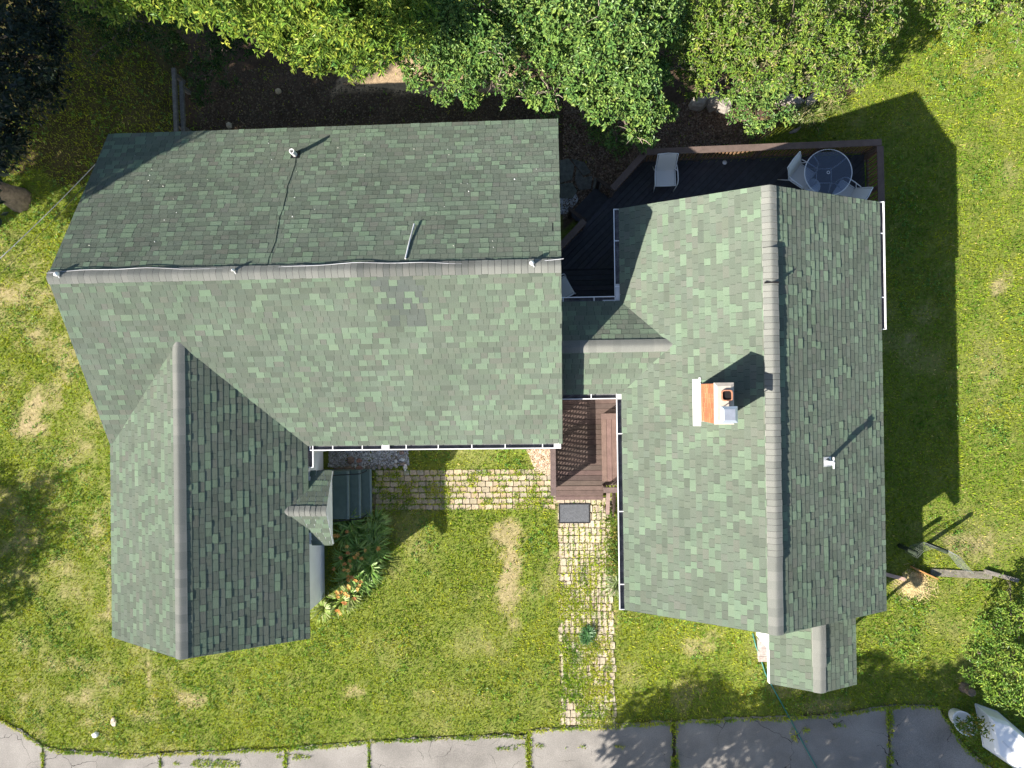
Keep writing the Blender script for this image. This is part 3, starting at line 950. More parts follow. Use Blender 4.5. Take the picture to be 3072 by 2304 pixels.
zrow, r = CH_ZT - .06 - .034, 0
while zrow > 3.5:
    nb = 4
    ln = (CH_Y1 - CH_Y0) / nb
    cuts = [CH_Y0 + ln * k for k in range(nb + 1)] if r % 2 == 0 else [CH_Y0] + [CH_Y0 + ln * (k + .5) for k in range(nb)] + [CH_Y1]
    for k in range(len(cuts) - 1):
        yc, l = (cuts[k] + cuts[k + 1]) / 2, cuts[k + 1] - cuts[k] - .011
        for xc in ((CH_X0 + .045,) if zrow < 3.9 else (CH_X0 + .045, CH_X1 - .045)):
            brick_obj((xc, yc, zrow), .10, round(l, 3), chm)
    if zrow > 3.75:
        for yc in (CH_Y0 + .045, CH_Y1 - .045):
            brick_obj(((CH_X0 + CH_X1) / 2, yc, zrow + .0005), .215, .098, chm)
    zrow -= bh
    r += 1
cr = MB()
o1 = [(CH_X0 - .005, CH_Y0 - .015), (CH_X1 + .012, CH_Y0 - .018), (CH_X1 + .014, CH_Y1 + .012), (CH_X0 - .003, CH_Y1 + .016)]
i1 = [(CH_X0 + .06, CH_Y0 + .06), (CH_X1 - .06, CH_Y0 + .06), (CH_X1 - .06, CH_Y1 - .06), (CH_X0 + .06, CH_Y1 - .06)]
cr.add([(*p, CH_ZT - .06) for p in o1] + [(*p, CH_ZT - .02) for p in o1] + [(*p, CH_ZT + .015) for p in i1], [(3, 2, 1, 0), (8, 9, 10, 11)] + [(k, (k + 1) % 4, 4 + (k + 1) % 4, 4 + k) for k in range(4)] + [(4 + k, 4 + (k + 1) % 4, 8 + (k + 1) % 4, 8 + k) for k in range(4)])
cr.build('chimney_crown', M['concrete'], chm)


def flue(yc, s, h):
    mb = MB()
    xc = (CH_X0 + CH_X1) / 2 + .05
    n = 24

    def ring(q, z):
        out = []
        for k in range(n):
            t = 2 * math.pi * k / n
            cx, sx = math.cos(t), math.sin(t)
            m = (abs(cx) ** 5 + abs(sx) ** 5) ** (-1 / 5)
            out.append((xc + q * m * cx, yc + q * m * sx, z))
        return out
    z0, z1 = CH_ZT - .01, CH_ZT + h
    vs = ring(s, z0) + ring(s, z1) + ring(s - .022, z1) + ring(s - .022, z1 - .3)
    mb.add(vs, [(i * n + k, i * n + (k + 1) % n, (i + 1) * n + (k + 1) % n, (i + 1) * n + k) for i in range(3) for k in range(n)])
    f = mb.build('flue_liner', M['terracotta'], chm)
    return xc


xc = flue(-.20, .118, .075)
MB().box((xc - .096, -.296, CH_ZT - .01), (xc + .098, -.102, CH_ZT + .03)).build('flue_bore', M['soot'], chm)
flue(-.60, .115, .08)
mc = MB()
a, b, z0, z1, z2 = .175, .115, CH_ZT + .20, CH_ZT + .225, CH_ZT + .27
vs = [(xc + sx * a, -.60 + sy * a, z0) for sx, sy in ((-1, -1), (1, -1), (1, 1), (-1, 1))] + [(xc + sx * a, -.60 + sy * a, z1) for sx, sy in ((-1, -1), (1, -1), (1, 1), (-1, 1))] + [(xc + sx * b, -.60 + sy * b, z2) for sx, sy in ((-1, -1), (1, -1), (1, 1), (-1, 1))]
mc.add(vs, [(3, 2, 1, 0), (8, 9, 10, 11)] + [(k, (k + 1) % 4, 4 + (k + 1) % 4, 4 + k) for k in range(4)] + [(4 + k, 4 + (k + 1) % 4, 8 + (k + 1) % 4, 8 + k) for k in range(4)])
mc.build('chimney_cap', M['metal'], chm)
for sx, sy in ((-1, -1), (1, -1), (1, 1), (-1, 1)):
    MB().box((xc + sx * .125 - .008, -.60 + sy * .125 - .008, CH_ZT), (xc + sx * .125 + .008, -.60 + sy * .125 + .008, z0)).build('cap_leg', M['metal'], chm)


def on_w(x, y, up=.012):
    return (x, y, EZE + S * (x - EX0) + up)


fl = [on_w(x, y, u) for u in (.014, .009) for x, y in ((3.25, -.92), (3.415, -.92), (3.415, .17), (3.25, .17))]
MB().add(fl, [(0, 1, 2, 3), (0, 4, 5, 1), (3, 2, 6, 7), (0, 3, 7, 4)]).build('chimney_flashing', M['flash'], chm)
MB().box((3.40, -.82, EZE + S * (3.42 - EX0) - .02), (3.415, .08, EZE + S * (3.42 - EX0) + .06)).build('chimney_flashing', M['flash'], chm)
MB().box((3.38, .10, EZE + S * (3.4 - EX0)), (3.42, .21, EZE + S * (3.42 - EX0) + .03)).build('chimney_flashing', M['flash'], chm)
for k in range(5):
    x0_ = CH_X0 + .02 + k * .075
    for yy in (CH_Y0 - .004, CH_Y1 + .004):
        MB().box((x0_, yy - .003, EZE + S * (x0_ - EX0) - .02), (x0_ + .085, yy + .003, EZE + S * (x0_ + .08 - EX0) + .09)).build('step_flashing', M['flash'], chm)
pe = at(2493, 1388, 3.9)
vent_pipe(east, (pe[0], pe[1], EZE + S * (EX1 - pe[0])), .34, .05, (-1, 0, 0), bracket=True)

# ------------------------------------------------------------------ front deck
fd = thing('front_deck', 'brown wooden front deck with steps between the two houses', 'deck', (.9, -1.5, 0))
FB = (.092, .064, .053)
FDX0, FDX1, FDY0, FDY1 = .02, 1.98, -2.72, .12
FZ = .40
y = FDY1
while y > FDY0 + .02:
    MB().box((FDX0, y - .135, FZ - .03), (FDX1, y, FZ + random.uniform(-.002, .002)), jit(FB, .16)).build('deck_board', M['deckwood'], fd, bevel=.004)
    y -= .142
MB().box((FDX0 + .02, FDY0 + .05, FZ - .2), (FDX1 - .02, FDY1 - .02, FZ - .04), (.05, .035, .03)).build('deck_frame', M['deckwood'], fd)
for k, (ya, yb, z1) in enumerate(((-2.99, -2.74, .27), (-3.16, -2.93, .13))):
    for i in range(2):
        w = (yb - ya) / 2
        MB().box((FDX0 + .0, ya + i * w + .003, z1 - .035), (1.36, ya + (i + 1) * w - .003, z1), jit((.115, .078, .066), .12)).build('tread', M['deckwood'], fd, bevel=.004)
    MB().box((FDX0 + .01, yb - .05, -.05), (1.35, yb - .02, z1 - .036), (.10, .07, .06)).build('riser', M['deckwood'], fd)
# lattice screen on the lawn side
LX = -.03
MB().box((LX - .075, -2.86, RAIL_Z - .04), (LX + .075, .1, RAIL_Z), jit((.125, .09, .08), .05)).build('top_rail', M['deckwood'], fd, bevel=.005)
MB().box((LX - .02, -2.8, FZ + .02), (LX + .02, .1, FZ + .1), FB).build('bottom_rail', M['deckwood'], fd)
MB().box((LX - .02, -2.8, RAIL_Z - .13), (LX + .02, .1, RAIL_Z - .04), FB).build('bottom_rail', M['deckwood'], fd)
for yy in (-2.76, -1.55, -.1):
    MB().box((LX - .045, yy - .045, 0), (LX + .045, yy + .045, RAIL_Z - .045), FB).build('post', M['deckwood'], fd)
z0, z1 = FZ + .1, RAIL_Z - .13
hgt = z1 - z0
n = 0
for sgn, off in ((1, -.006), (-1, .006)):
    y = -2.75 - (hgt if sgn > 0 else 0)
    while y < .1 + (hgt if sgn < 0 else 0):
        ya, yb, za, zb = (y, y + hgt, z0, z1) if sgn > 0 else (y, y - hgt, z0, z1)
        lo, hi = -2.72, .08
        # trim the slat to the panel
        d = (yb - ya)
        t0, t1 = 0., 1.
        for lim, s_ in ((lo, 1), (hi, -1)):
            ta = (lim - ya) / d
            if (ya - lim) * s_ < 0:
                t0 = max(t0, ta)
            if (yb - lim) * s_ < 0:
                t1 = min(t1, ta)
        if t1 - t0 > .05:
            MB().bar((LX + off, ya + d * t0, za + hgt * t0), (LX + off, ya + d * t1, za + hgt * t1), .046, .008, jit(FB, .1), up=(1, 0, 0)).build('lattice_slat', M['deckwood'], fd)
            n += 1
        y += .135
# rail by the steps and its sloping hand rail
MB().box((1.30, -2.80, RAIL_Z - .13), (1.98, -2.66, RAIL_Z - .09), jit((.125, .09, .08), .05)).build('top_rail', M['deckwood'], fd, bevel=.005)
MB().box((1.32, -2.77, FZ - .3), (1.41, -2.68, RAIL_Z - .132), FB).build('post', M['deckwood'], fd)
MB().bar((1.43, -2.80, RAIL_Z - .12), (1.43, -3.45, .78), .10, .035, (.18, .125, .11)).build('hand_rail', M['deckwood'], fd)
MB().box((1.39, -3.42, 0), (1.47, -3.34, .80), FB).build('post', M['deckwood'], fd)
for k in range(5):
    MB().box((1.46 + k * .1, -2.74, FZ + .05), (1.49 + k * .1, -2.71, RAIL_Z - .132), FB).build('baluster', M['deckwood'], fd)
# skirt lattice between deck and the plants
sk = []
for sgn, off in ((1, 0), (-1, .012)):
    for k in range(22):
        c = -3.9 + k * .09
        p0, p1 = (c, .02), (c + sgn * .55, .57)
        if min(p0[0], p1[0]) < -3.55 or max(p0[0], p1[0]) > -2.8:
            t0 = max(0, min(1, ((-3.55 if sgn > 0 else -2.8) - p0[0]) / (p1[0] - p0[0])))
            t1 = max(0, min(1, ((-2.8 if sgn > 0 else -3.55) - p0[0]) / (p1[0] - p0[0])))
        else:
            t0, t1 = 0, 1
        if t1 - t0 > .1:
            q = lambda t: (1.72 + off - .25 * (p0[1] + .55 * t), p0[0] + (p1[0] - p0[0]) * t, p0[1] + .55 * t)
            MB().bar(q(t0), q(t1), .05, .01, jit((.11, .075, .06), .1), up=(1, 0, .2)).build('lattice_slat', M['deckwood'], fd)

bench = thing('deck_bench', 'long brown plank bench against the gutter side of the front deck', 'bench', (1.6, -1.7, FZ))
for k in range(4):
    MB().box((1.30 + k * .138, -2.55, FZ + .40), (1.43 + k * .138, -.86, FZ + .44), jit((.135, .088, .072), .1)).build('plank', M['deckwood'], bench, bevel=.004)
MB().box((1.30, -.86, FZ + .41), (1.86, -.70, FZ + .455), jit((.135, .088, .072), .1)).build('end_board', M['deckwood'], bench, bevel=.004)
MB().box((1.33, -2.5, FZ), (1.37, -.75, FZ + .40), (.10, .06, .045)).build('side_panel', M['deckwood'], bench)
for yy in (-2.45, -.8):
    MB().box((1.40, yy - .04, FZ), (1.82, yy + .04, FZ + .395), (.10, .06, .045)).build('leg', M['deckwood'], bench)

mat_ = thing('doormat', 'dark grey rubber doormat on the pavers below the deck steps', 'doormat', (.54, -3.54, .02))
MB().box((.11, -3.83, .012), (.99, -3.27, .03)).build('mat_body', M['rubber'], mat_, bevel=.006)
for a, b in (((.11, -3.83, .028), (.99, -3.80, .036)), ((.11, -3.30, .028), (.99, -3.27, .036)), ((.11, -3.79, .028), (.14, -3.31, .036)), ((.96, -3.79, .028), (.99, -3.31, .036))):
    MB().box(a, b).build('mat_border', M['black'], mat_)

# ------------------------------------------------------------------ rear deck
rdk = thing('rear_deck', 'dark stained rear deck with slatted railing behind the brick-chimney house', 'deck', (4.5, 5.3, 0))
RB = (.042, .042, .048)
RC = (.120, .084, .070)
OUT = [(.29, 3.83), (.88, 4.43), (1.65, 5.29), (2.52, 6.24), (8.60, 6.30), (8.62, 4.6)]
deck_poly = [(.05, 2.0), (.05, 3.72), (.29, 3.83), (2.52, 6.24), (8.56, 6.27), (8.58, 4.0), (1.9, 4.0), (1.9, 2.0)]


def clip_poly(poly, a, b, c):
    """keep a*x + b*y <= c"""
    out = []
    for i in range(len(poly)):
        p, q = poly[i], poly[(i + 1) % len(poly)]
        dp, dq = a * p[0] + b * p[1] - c, a * q[0] + b * q[1] - c
        if dp <= 0:
            out.append(p)
        if dp * dq < 0:
            t = dp / (dp - dq)
            out.append((p[0] + (q[0] - p[0]) * t, p[1] + (q[1] - p[1]) * t))
    return out


partA = [(.05, 2.0), (1.9, 2.0), (1.9, 3.30), (.05, 3.30)]
partB = [(.05, 3.31), (1.9, 3.31), (1.9, 4.02), (8.58, 4.02), (8.56, 6.27), (2.52, 6.24), (.29, 3.83), (.05, 3.6)]
yb = 2.0
while yb < 3.30:
    q = clip_poly(clip_poly(partA, 0, 1, yb + .132), 0, -1, -yb)
    if len(q) > 2:
        MB().prism(q, DECK_Z - .03, DECK_Z, jit(RB, .14)).build('deck_board', M['deckwood'], rdk)
    yb += .143
c45 = math.sqrt(.5)
t = -8.0
while t < 8.0:
    # boards run from lower left to upper right: strips of constant (y - x)
    lo, hi = t, t + .132
    # the concave outline is cut in two convex pieces
    for piece in ([(.05, 3.31), (1.9, 3.31), (1.9, 5.56), (.29, 3.83), (.05, 3.6)], [(1.9, 4.02), (8.58, 4.02), (8.56, 6.27), (2.52, 6.24), (1.9, 5.56)]):
        q = clip_poly(clip_poly(piece, -c45, c45, hi), c45, -c45, -lo)
        if len(q) > 2:
            MB().prism(q, DECK_Z - .03, DECK_Z + .0, jit(RB, .14)).build('deck_board', M['deckwood'], rdk)
    t += .143
MB().prism([(.1, 2.05), (.1, 3.6), (.33, 3.78), (2.55, 6.18), (8.5, 6.2), (8.5, 4.1), (1.85, 4.1), (1.85, 2.05)], .1, DECK_Z - .045, (.03, .025, .024)).build('deck_frame', M['deckwood'], rdk)


def rail(a, b, spacing=.104):
    a, b = Vector((*a, 0)), Vector((*b, 0))
    d = (b - a).normalized()
    z = Vector((0, 0, 1))
    MB().bar(a + z * (RAIL_Z - .02), b + z * (RAIL_Z - .02), .17, .04, jit(RC, .05)).build('top_rail', M['deckwood'], rdk, bevel=.004)
    MB().bar(a + z * (RAIL_Z - .10), b + z * (RAIL_Z - .10), .04, .085, jit(RC, .05)).build('bottom_rail', M['deckwood'], rdk)
    MB().bar(a + z * (DECK_Z + .09), b + z * (DECK_Z + .09), .04, .085, jit(RC, .05)).build('bottom_rail', M['deckwood'], rdk)
    L = (b - a).length
    n = int(L / spacing)
    me = MB().box((-.018, -.018, DECK_Z + .13), (.018, .018, RAIL_Z - .14), (.22, .13, .07)).mesh('baluster')
    me.materials.append(M['deckwood'])
    ang = math.atan2(d.y, d.x)
    side = Vector((-d.y, d.x, 0))
    for k in range(1, n):
        link('baluster', me, None, rdk, basis=Matrix.Translation(a + d * (k * L / n)) @ Matrix.Rotation(ang, 4, 'Z'))
    for k in range(int(L / 1.9) + 2):
        p = a + d * min(L - .05, k * L / (int(L / 1.9) + 1) + .05)
        MB().box((-.045, -.045, 0), (.045, .045, RAIL_Z - .042), jit(RC, .05)).build('post', M['deckwood'], rdk, basis=Matrix.Translation(p) @ Matrix.Rotation(ang, 4, 'Z'))


rail((2.44, 6.24), (8.64, 6.30))
rail((8.60, 6.20), (8.61, 4.25))
rail((1.65, 5.29), (2.50, 6.20))
rail((.22, 3.76), (.90, 4.46))
# steps down from the gap in the railing, towards the flagstones
sd = Vector((-c45, c45, 0))
al = Vector((c45, c45, 0))
gp = Vector((.95, 4.5, 0))
for k, z1 in enumerate((.30, .15)):
    o0 = gp + sd * (.02 + k * .29)
    q = [o0, o0 + al * 1.05, o0 + al * 1.05 + sd * .28, o0 + sd * .28]
    MB().prism([(p.x, p.y) for p in q], z1 - .04, z1, jit(RB, .1)).build('tread', M['deckwood'], rdk)
    MB().prism([(p.x, p.y) for p in [o0 + sd * .02, o0 + al * 1.05 + sd * .02, o0 + al * 1.05 + sd * .06, o0 + sd * .06]], 0, z1 - .041, (.04, .03, .03)).build('riser', M['deckwood'], rdk)
for e in (-.03, 1.08):
    p0 = gp + al * e
    MB().bar(p0 + Vector((0, 0, RAIL_Z - .15)) + sd * .0, p0 + sd * .62 + Vector((0, 0, .88)), .09, .04, jit((.05, .035, .03), .1)).build('hand_rail', M['deckwood'], rdk)
    pp = p0 + sd * .56
    MB().box((pp.x - .045, pp.y - .045, 0), (pp.x + .045, pp.y + .045, .90), (.05, .035, .03)).build('post', M['deckwood'], rdk)

# ------------------------------------------------------------------ patio furniture
def patio_chair(label, loc, rz):
    """Sling chair facing -y before turning."""
    r = thing('patio_chair', label, 'chair', loc, 'patio chairs on the rear deck', rz)
    w = .265
    # sling sheets: seat and back in one bent strip each
    def sheet(name, pts, hw):
        mb = MB()
        vs, fs = [], []
        for yy, zz, h in pts:
            for k in range(5):
                q = -1 + k / 2
                vs.append((q * h, yy, zz - .018 * (1 - q * q)))
        for i in range(len(pts) - 1):
            for k in range(4):
                fs.append((i * 5 + k, i * 5 + k + 1, i * 5 + 6 + k, i * 5 + 5 + k))
        n = len(vs)
        vs += [(x, yy, zz - .006) for x, yy, zz in vs]
        fs += [tuple(n + i for i in f[::-1]) for f in fs]
        return mb.add(vs, fs).build(name, M['sling'], r, local=True, smooth=True)
    seat = [(-.26, .415, .245), (-.22, .43, .245), (-.1, .42, .245), (.05, .40, .245), (.18, .385, .245)]
    back = [(.18, .385, .245), (.24, .50, .245), (.30, .65, .245), (.37, .82, .24), (.43, .93, .235), (.45, .95, .23)]
    sheet('seat', seat, .245)
    sheet('backrest', back, .245)
    for s in (-1, 1):
        MB().tube([(s * w, p[0], p[1] + .0) for p in seat] + [(s * w, p[0], p[1]) for p in back[1:]], .013, 8).build('side_frame', M['frame'], r, local=True, smooth=True)
        MB().tube([(s * w * 1.02, -.30, .0), (s * w * 1.08, -.28, .3), (s * w * 1.14, -.24, .58), (s * w * 1.16, -.15, .63), (s * w * 1.14, .05, .62), (s * w * 1.06, .26, .60)], .014, 8).build('arm', M['frame'], r, local=True, smooth=True)
        MB().tube([(s * w * 1.1, .10, .615), (s * w * 1.08, .22, .35), (s * w * 1.05, .40, .0)], .013, 8).build('leg', M['frame'], r, local=True, smooth=True)
    MB().tube([(-w, -.24, .40), (w, -.24, .40)], .011, 8).build('front_bar', M['frame'], r, local=True)
    MB().tube([(-w, .45, .95), (0, .465, .965), (w, .45, .95)], .012, 8).build('back_bar', M['frame'], r, local=True)
    return r


patio_chair('pale sling patio chair standing alone by the slanted corner of the rear deck railing', (3.12, 5.70, DECK_Z), 0)
patio_chair('pale sling patio chair between the lone chair and the glass table', (6.72, 5.62, DECK_Z), math.radians(52))
patio_chair('pale sling patio chair pushed under the glass table beside the corner of the roof', (7.85, 5.12, DECK_Z), math.radians(-122))
patio_chair('pale sling patio chair mostly hidden under the large roof, only its corner showing', (.27, 2.72, DECK_Z), math.radians(118))

tb = thing('patio_table', 'round glass-topped patio table with a white rim at the corner of the rear deck', 'table', (7.33, 5.60, DECK_Z))
n = 48
ring = [(math.cos(2 * math.pi * k / n), math.sin(2 * math.pi * k / n)) for k in range(n)]
mb = MB()
mb.add([(.605 * a, .605 * b, .712) for a, b in ring] + [(.605 * a, .605 * b, .718) for a, b in ring], [tuple(range(n))[::-1], tuple(range(n, 2 * n))] + [(k, (k + 1) % n, n + (k + 1) % n, n + k) for k in range(n)])
mb.build('glass_top', M['glass'], tb, local=True)
rp = [(.612 * math.cos(2 * math.pi * k / n), .612 * math.sin(2 * math.pi * k / n), .712) for k in range(n + 1)]
MB().tube(rp, .013, 8, cap=False).build('rim', M['frame'], tb, local=True, smooth=True)
for k in range(4):
    t = math.radians(38 + 90 * k)
    MB().tube([(.60 * math.cos(t), .60 * math.sin(t), .70), (.34 * math.cos(t), .34 * math.sin(t), .62), (.27 * math.cos(t + .1), .27 * math.sin(t + .1), .40), (.42 * math.cos(t), .42 * math.sin(t), .0)], .016, 8).build('leg', M['frame'], tb, local=True, smooth=True)
sq = [(.27 * math.cos(math.radians(38 + 90 * k) + .1), .27 * math.sin(math.radians(38 + 90 * k) + .1), .40) for k in range(5)]
MB().tube(sq, .012, 8).build('stretcher', M['frame'], tb, local=True)
MB().tube([(.035 * math.cos(2 * math.pi * k / 16), .035 * math.sin(2 * math.pi * k / 16), .722) for k in range(17)], .008, 6).build('parasol_ring', M['frame'], tb, local=True)
ub = thing('parasol_base', 'white round parasol base on the deck under the glass table', 'parasol base', (7.14, 5.42, DECK_Z))
MB().tube([(0, 0, 0), (0, 0, .05), (0, 0, .08), (0, 0, .1)], [.22, .22, .17, .05], 28).build('base_plate', M['frame'], ub, local=True, smooth=False)
MB().tube([(0, 0, .09), (0, 0, .34)], .025, 12).build('stem', M['frame'], ub, local=True)
sl_ = at(2175, 486, .5)
ds = thing('deck_lamp', 'small round pale lamp disc set on the rear deck below the railing', 'lamp', (sl_[0], sl_[1], DECK_Z))
MB().tube([(0, 0, 0), (0, 0, .02), (0, 0, .03)], [.055, .055, .03], 16).build('lens', M['metal'], ds, local=True)
MB().tube([(.055 * math.cos(k * math.pi / 8), .055 * math.sin(k * math.pi / 8), .012) for k in range(17)], .008, 6, cap=False).build('lamp_rim', M['greywire'], ds, local=True)

# ------------------------------------------------------------------ green entry steps
gs = thing('entry_steps', 'dark green painted wooden steps below the small entry gable', 'steps', (-5.9, -2.9, 0))
sx0 = GX1 - .40
se = [at(px, 1480, z)[0] for px, z in ((1044, .54), (1079, .36), (1112, .18))]
edges = [(sx0, se[0], .54), (se[0], se[1], .36), (se[1], se[2], .18)]
for k, (a, b, z1) in enumerate(edges):
    MB().box((a, -3.60, z1 - .035), (b - .035, -2.24, z1)).build('tread', M['greenpaint'], gs, bevel=.006)
    MB().box((b - .03, -3.60, z1 - .04), (b + .025, -2.24, z1 + .006)).build('nosing', M['greenedge'], gs, bevel=.004)
    MB().box((a, -3.55, -.05), (b, -2.25, z1 - .036)).build('riser', M['greenpaint'], gs)
for yy in (-3.52, -2.28):
    MB().tube([(sx0 + .1, yy, .54), (sx0 + .1, yy, 1.38), (sx0 + .45, yy, 1.38), (se[2] - .1, yy, .98), (se[2] - .1, yy, .18)], .014, 6).build('hand_rail', M['black'], gs)

# ------------------------------------------------------------------ stones, gravel, mulch
def rock_mesh(sx, sy, sz, col, seed, flat=.35):
    r = random.Random(seed)
    mb = MB()
    n = 9
    ang = sorted(r.uniform(0, 2 * math.pi / n) + 2 * math.pi * k / n for k in range(n))
    rad = [r.uniform(.8, 1.08) for _ in range(n)]
    rings = [(1.0, -.4), (1.06, .1), (.93, .75), (.62, 1.0)]
    vs = []
    for q, z in rings:
        for k in range(n):
            m = q * rad[k] * r.uniform(.94, 1.06)
            vs.append((sx * m * math.cos(ang[k]), sy * m * math.sin(ang[k]), sz * (z + (r.uniform(-.12, .12) if z > .5 else 0))))
    fs = [(i * n + k, i * n + (k + 1) % n, (i + 1) * n + (k + 1) % n, (i + 1) * n + k) for i in range(3) for k in range(n)] + [tuple(3 * n + k for k in range(n))]
    mb.add(vs, fs, col)
    return mb.mesh('stone')


def rock(name, label, px, py, sx, sy, sz, rz, col, group=None, seed=None):
    p = at(px, py)
    o = link(name, rock_mesh(sx, sy, sz, jit(col, .1), seed if seed is not None else random.randrange(9999)), M['stone'])
    o.location = (p[0], p[1], 0)
    o.rotation_euler = (0, 0, rz)
    return tag(o, label, 'stone', group)


# border of the gravel bed by the west house
EDGE_LABELS = ['long brown edging stone next to the green steps', 'longest brown edging stone in front of the gravel', 'short reddish edging stone after the two long ones', 'small upright edging stone in the row along the gravel bed', 'small upright edging stone in the row along the gravel bed', 'small upright edging stone in the row along the gravel bed', 'small upright edging stone in the row along the gravel bed', 'small upright edging stone in the row along the gravel bed', 'small upright edging stone in the row along the gravel bed', 'big tan wedge-shaped stone inside the gravel bed', 'reddish stone inside the gravel bed beside the tan wedge', 'white upright stone at the lawn corner of the gravel bed', 'round white stone inside the gravel bed', 'flat white stone at the lawn end of the gravel bed', 'brown flat stone below the flat white one', 'brown stone under the gutter at the lawn end of the gravel', 'blue-grey stone under the gutter beside the lawn']
bord = [(1015, 1408, .16, .07, (.17, .13, .11)), (1048, 1406, .19, .085, (.20, .15, .12)), (1078, 1405, .10, .075, (.24, .15, .12)), (1105, 1403, .06, .07, (.19, .16, .14)), (1122, 1404, .06, .06, (.22, .20, .18)), (1138, 1402, .06, .07, (.2, .18, .16)),
        (1155, 1402, .05, .065, (.24, .21, .19)), (1172, 1400, .06, .07, (.2, .18, .17)), (1188, 1397, .06, .075, (.27, .25, .24)), (1052, 1380, .12, .12, (.25, .17, .13)), (1078, 1382, .09, .07, (.3, .17, .13)),
        (1216, 1402, .06, .10, (.55, .53, .52)), (1188, 1384, .05, .05, (.5, .5, .5)), (1207, 1378, .10, .06, (.5, .5, .52)), (1208, 1392, .10, .05, (.25, .19, .16)), (1205, 1358, .09, .06, (.28, .2, .17)), (1222, 1348, .06, .08, (.33, .34, .38))]
for k, (px, py, a, b, c) in enumerate(bord):
    rock('edging_stone', EDGE_LABELS[k], px, py, a, b, .07, random.uniform(-.2, .2), c, 'stones edging the gravel bed')
for lab, poly in (('flat grey flagstone against the large house, first of the shaded group', [(1680, 482), (1706, 476), (1722, 498), (1716, 540), (1680, 548)]), ('flat grey flagstone farthest from the house in the shaded group', [(1712, 476), (1752, 486), (1772, 516), (1752, 528), (1728, 500)]),
                  ('wide flat flagstone in the middle of the shaded group', [(1728, 506), (1750, 532), (1778, 528), (1772, 566), (1738, 570), (1722, 542)]), ('flat grey flagstone beside the white pebbles', [(1680, 553), (1717, 546), (1733, 572), (1718, 598), (1680, 592)]), ('narrow flagstone at the foot of the rear deck steps', [(1784, 532), (1808, 548), (1796, 574), (1776, 572)])):
    q = [tuple(at(*p)[:2]) for p in poly]
    mb = MB().prism([(x + random.uniform(-.02, .02), y + random.uniform(-.02, .02)) for x, y in q], -.03, .022, jit((.12, .115, .10), .15))
    tag(mb.build('flagstone', M['stone'], bevel=.01), lab, 'stone', 'flagstones by the rear deck steps')
for k, (px, py, a, b, h, rz, lab) in enumerate([(2095, 312, .28, .22, .30, .3, 'pale boulder under the shrubs at the far end of the rock row'), (2135, 305, .20, .30, .28, 0, 'narrow grey boulder between two pale ones beneath the shrubs'), (2170, 320, .26, .24, .32, .8, 'broad sunlit boulder below the leafy bush behind the deck'),
                                                    (2368, 305, .42, .17, .25, -.15, 'long flat pale rock at the edge of the back lawn'), (2375, 325, .24, .12, .2, .1, 'small flat rock in front of the long pale rock'), (2432, 305, .16, .36, .2, -.7, 'slanting grey rock beside a branch at the back lawn'), (2385, 392, .2, .05, .06, .45, 'thin pale stone lying in the shaded back lawn')]):
    rock('boulder', lab, px, py, a, b, h, rz, (.33, .29, .25))
rock('boulder', 'small white stone in the lawn near the driveway bend', 288, 2203, .11, .09, .08, .4, (.75, .74, .72))
rock('boulder', 'flat tan stone in the lawn near the driveway bend', 342, 2165, .09, .14, .05, .2, (.5, .40, .32))
rock('boulder', 'pale stone in the shaded strip behind the large house', 836, 275, .09, .09, .08, .4, (.5, .40, .26))
rock('boulder', 'pale stone at the back eave of the large house', 688, 377, .09, .09, .08, .4, (.42, .36, .27))


def scatter_chips(name, label, pts, size, tones, mat, h=.5):
    n = len(pts)
    ang = rng.uniform(0, 2 * np.pi, n)
    sx = size * rng.uniform(.5, 1.3, n)
    sy = sx * rng.uniform(.45, 1., n)
    hz = sx * h * rng.uniform(.5, 1.2, n)
    ca, sa = np.cos(ang), np.sin(ang)
    base = np.array([[-1, -1, -.3], [1, -1, -.3], [1, 1, -.3], [-1, 1, -.3], [-.2, .1, 1.], [.35, -.15, .8]])
    V = np.zeros((n, 6, 3))
    for k in range(6):
        x, y, z = base[k]
        V[:, k, 0] = pts[:, 0] + ca * x * sx - sa * y * sy
        V[:, k, 1] = pts[:, 1] + sa * x * sx + ca * y * sy
        V[:, k, 2] = pts[:, 2] + z * hz
    f = np.array([[0, 1, 5], [0, 5, 4], [1, 2, 5], [2, 3, 4], [2, 4, 5], [3, 0, 4]])
    Fc = (np.arange(n)[:, None, None] * 6 + f[None]).reshape(-1, 3)
    ti = np.array(tones)[rng.integers(0, len(tones), n)] * rng.uniform(.7, 1.3, (n, 1))
    C = np.repeat(ti, 6, 0)
    o = link(name, fast_mesh(name, V.reshape(-1, 3), Fc, C), mat)
    return tag(o, label, kind='stuff')


def pts_in(pxpoly, n, z=0.):
    poly = [tuple(at(*p)[:2]) for p in pxpoly]
    xs, ys = [p[0] for p in poly], [p[1] for p in poly]
    out = np.zeros((0, 3))
    while len(out) < n:
        q = np.stack([rng.uniform(min(xs), max(xs), n), rng.uniform(min(ys), max(ys), n), np.full(n, z)], 1)
        out = np.concatenate([out, q[in_poly(q[:, 0], q[:, 1], poly)]])
    return out[:n]


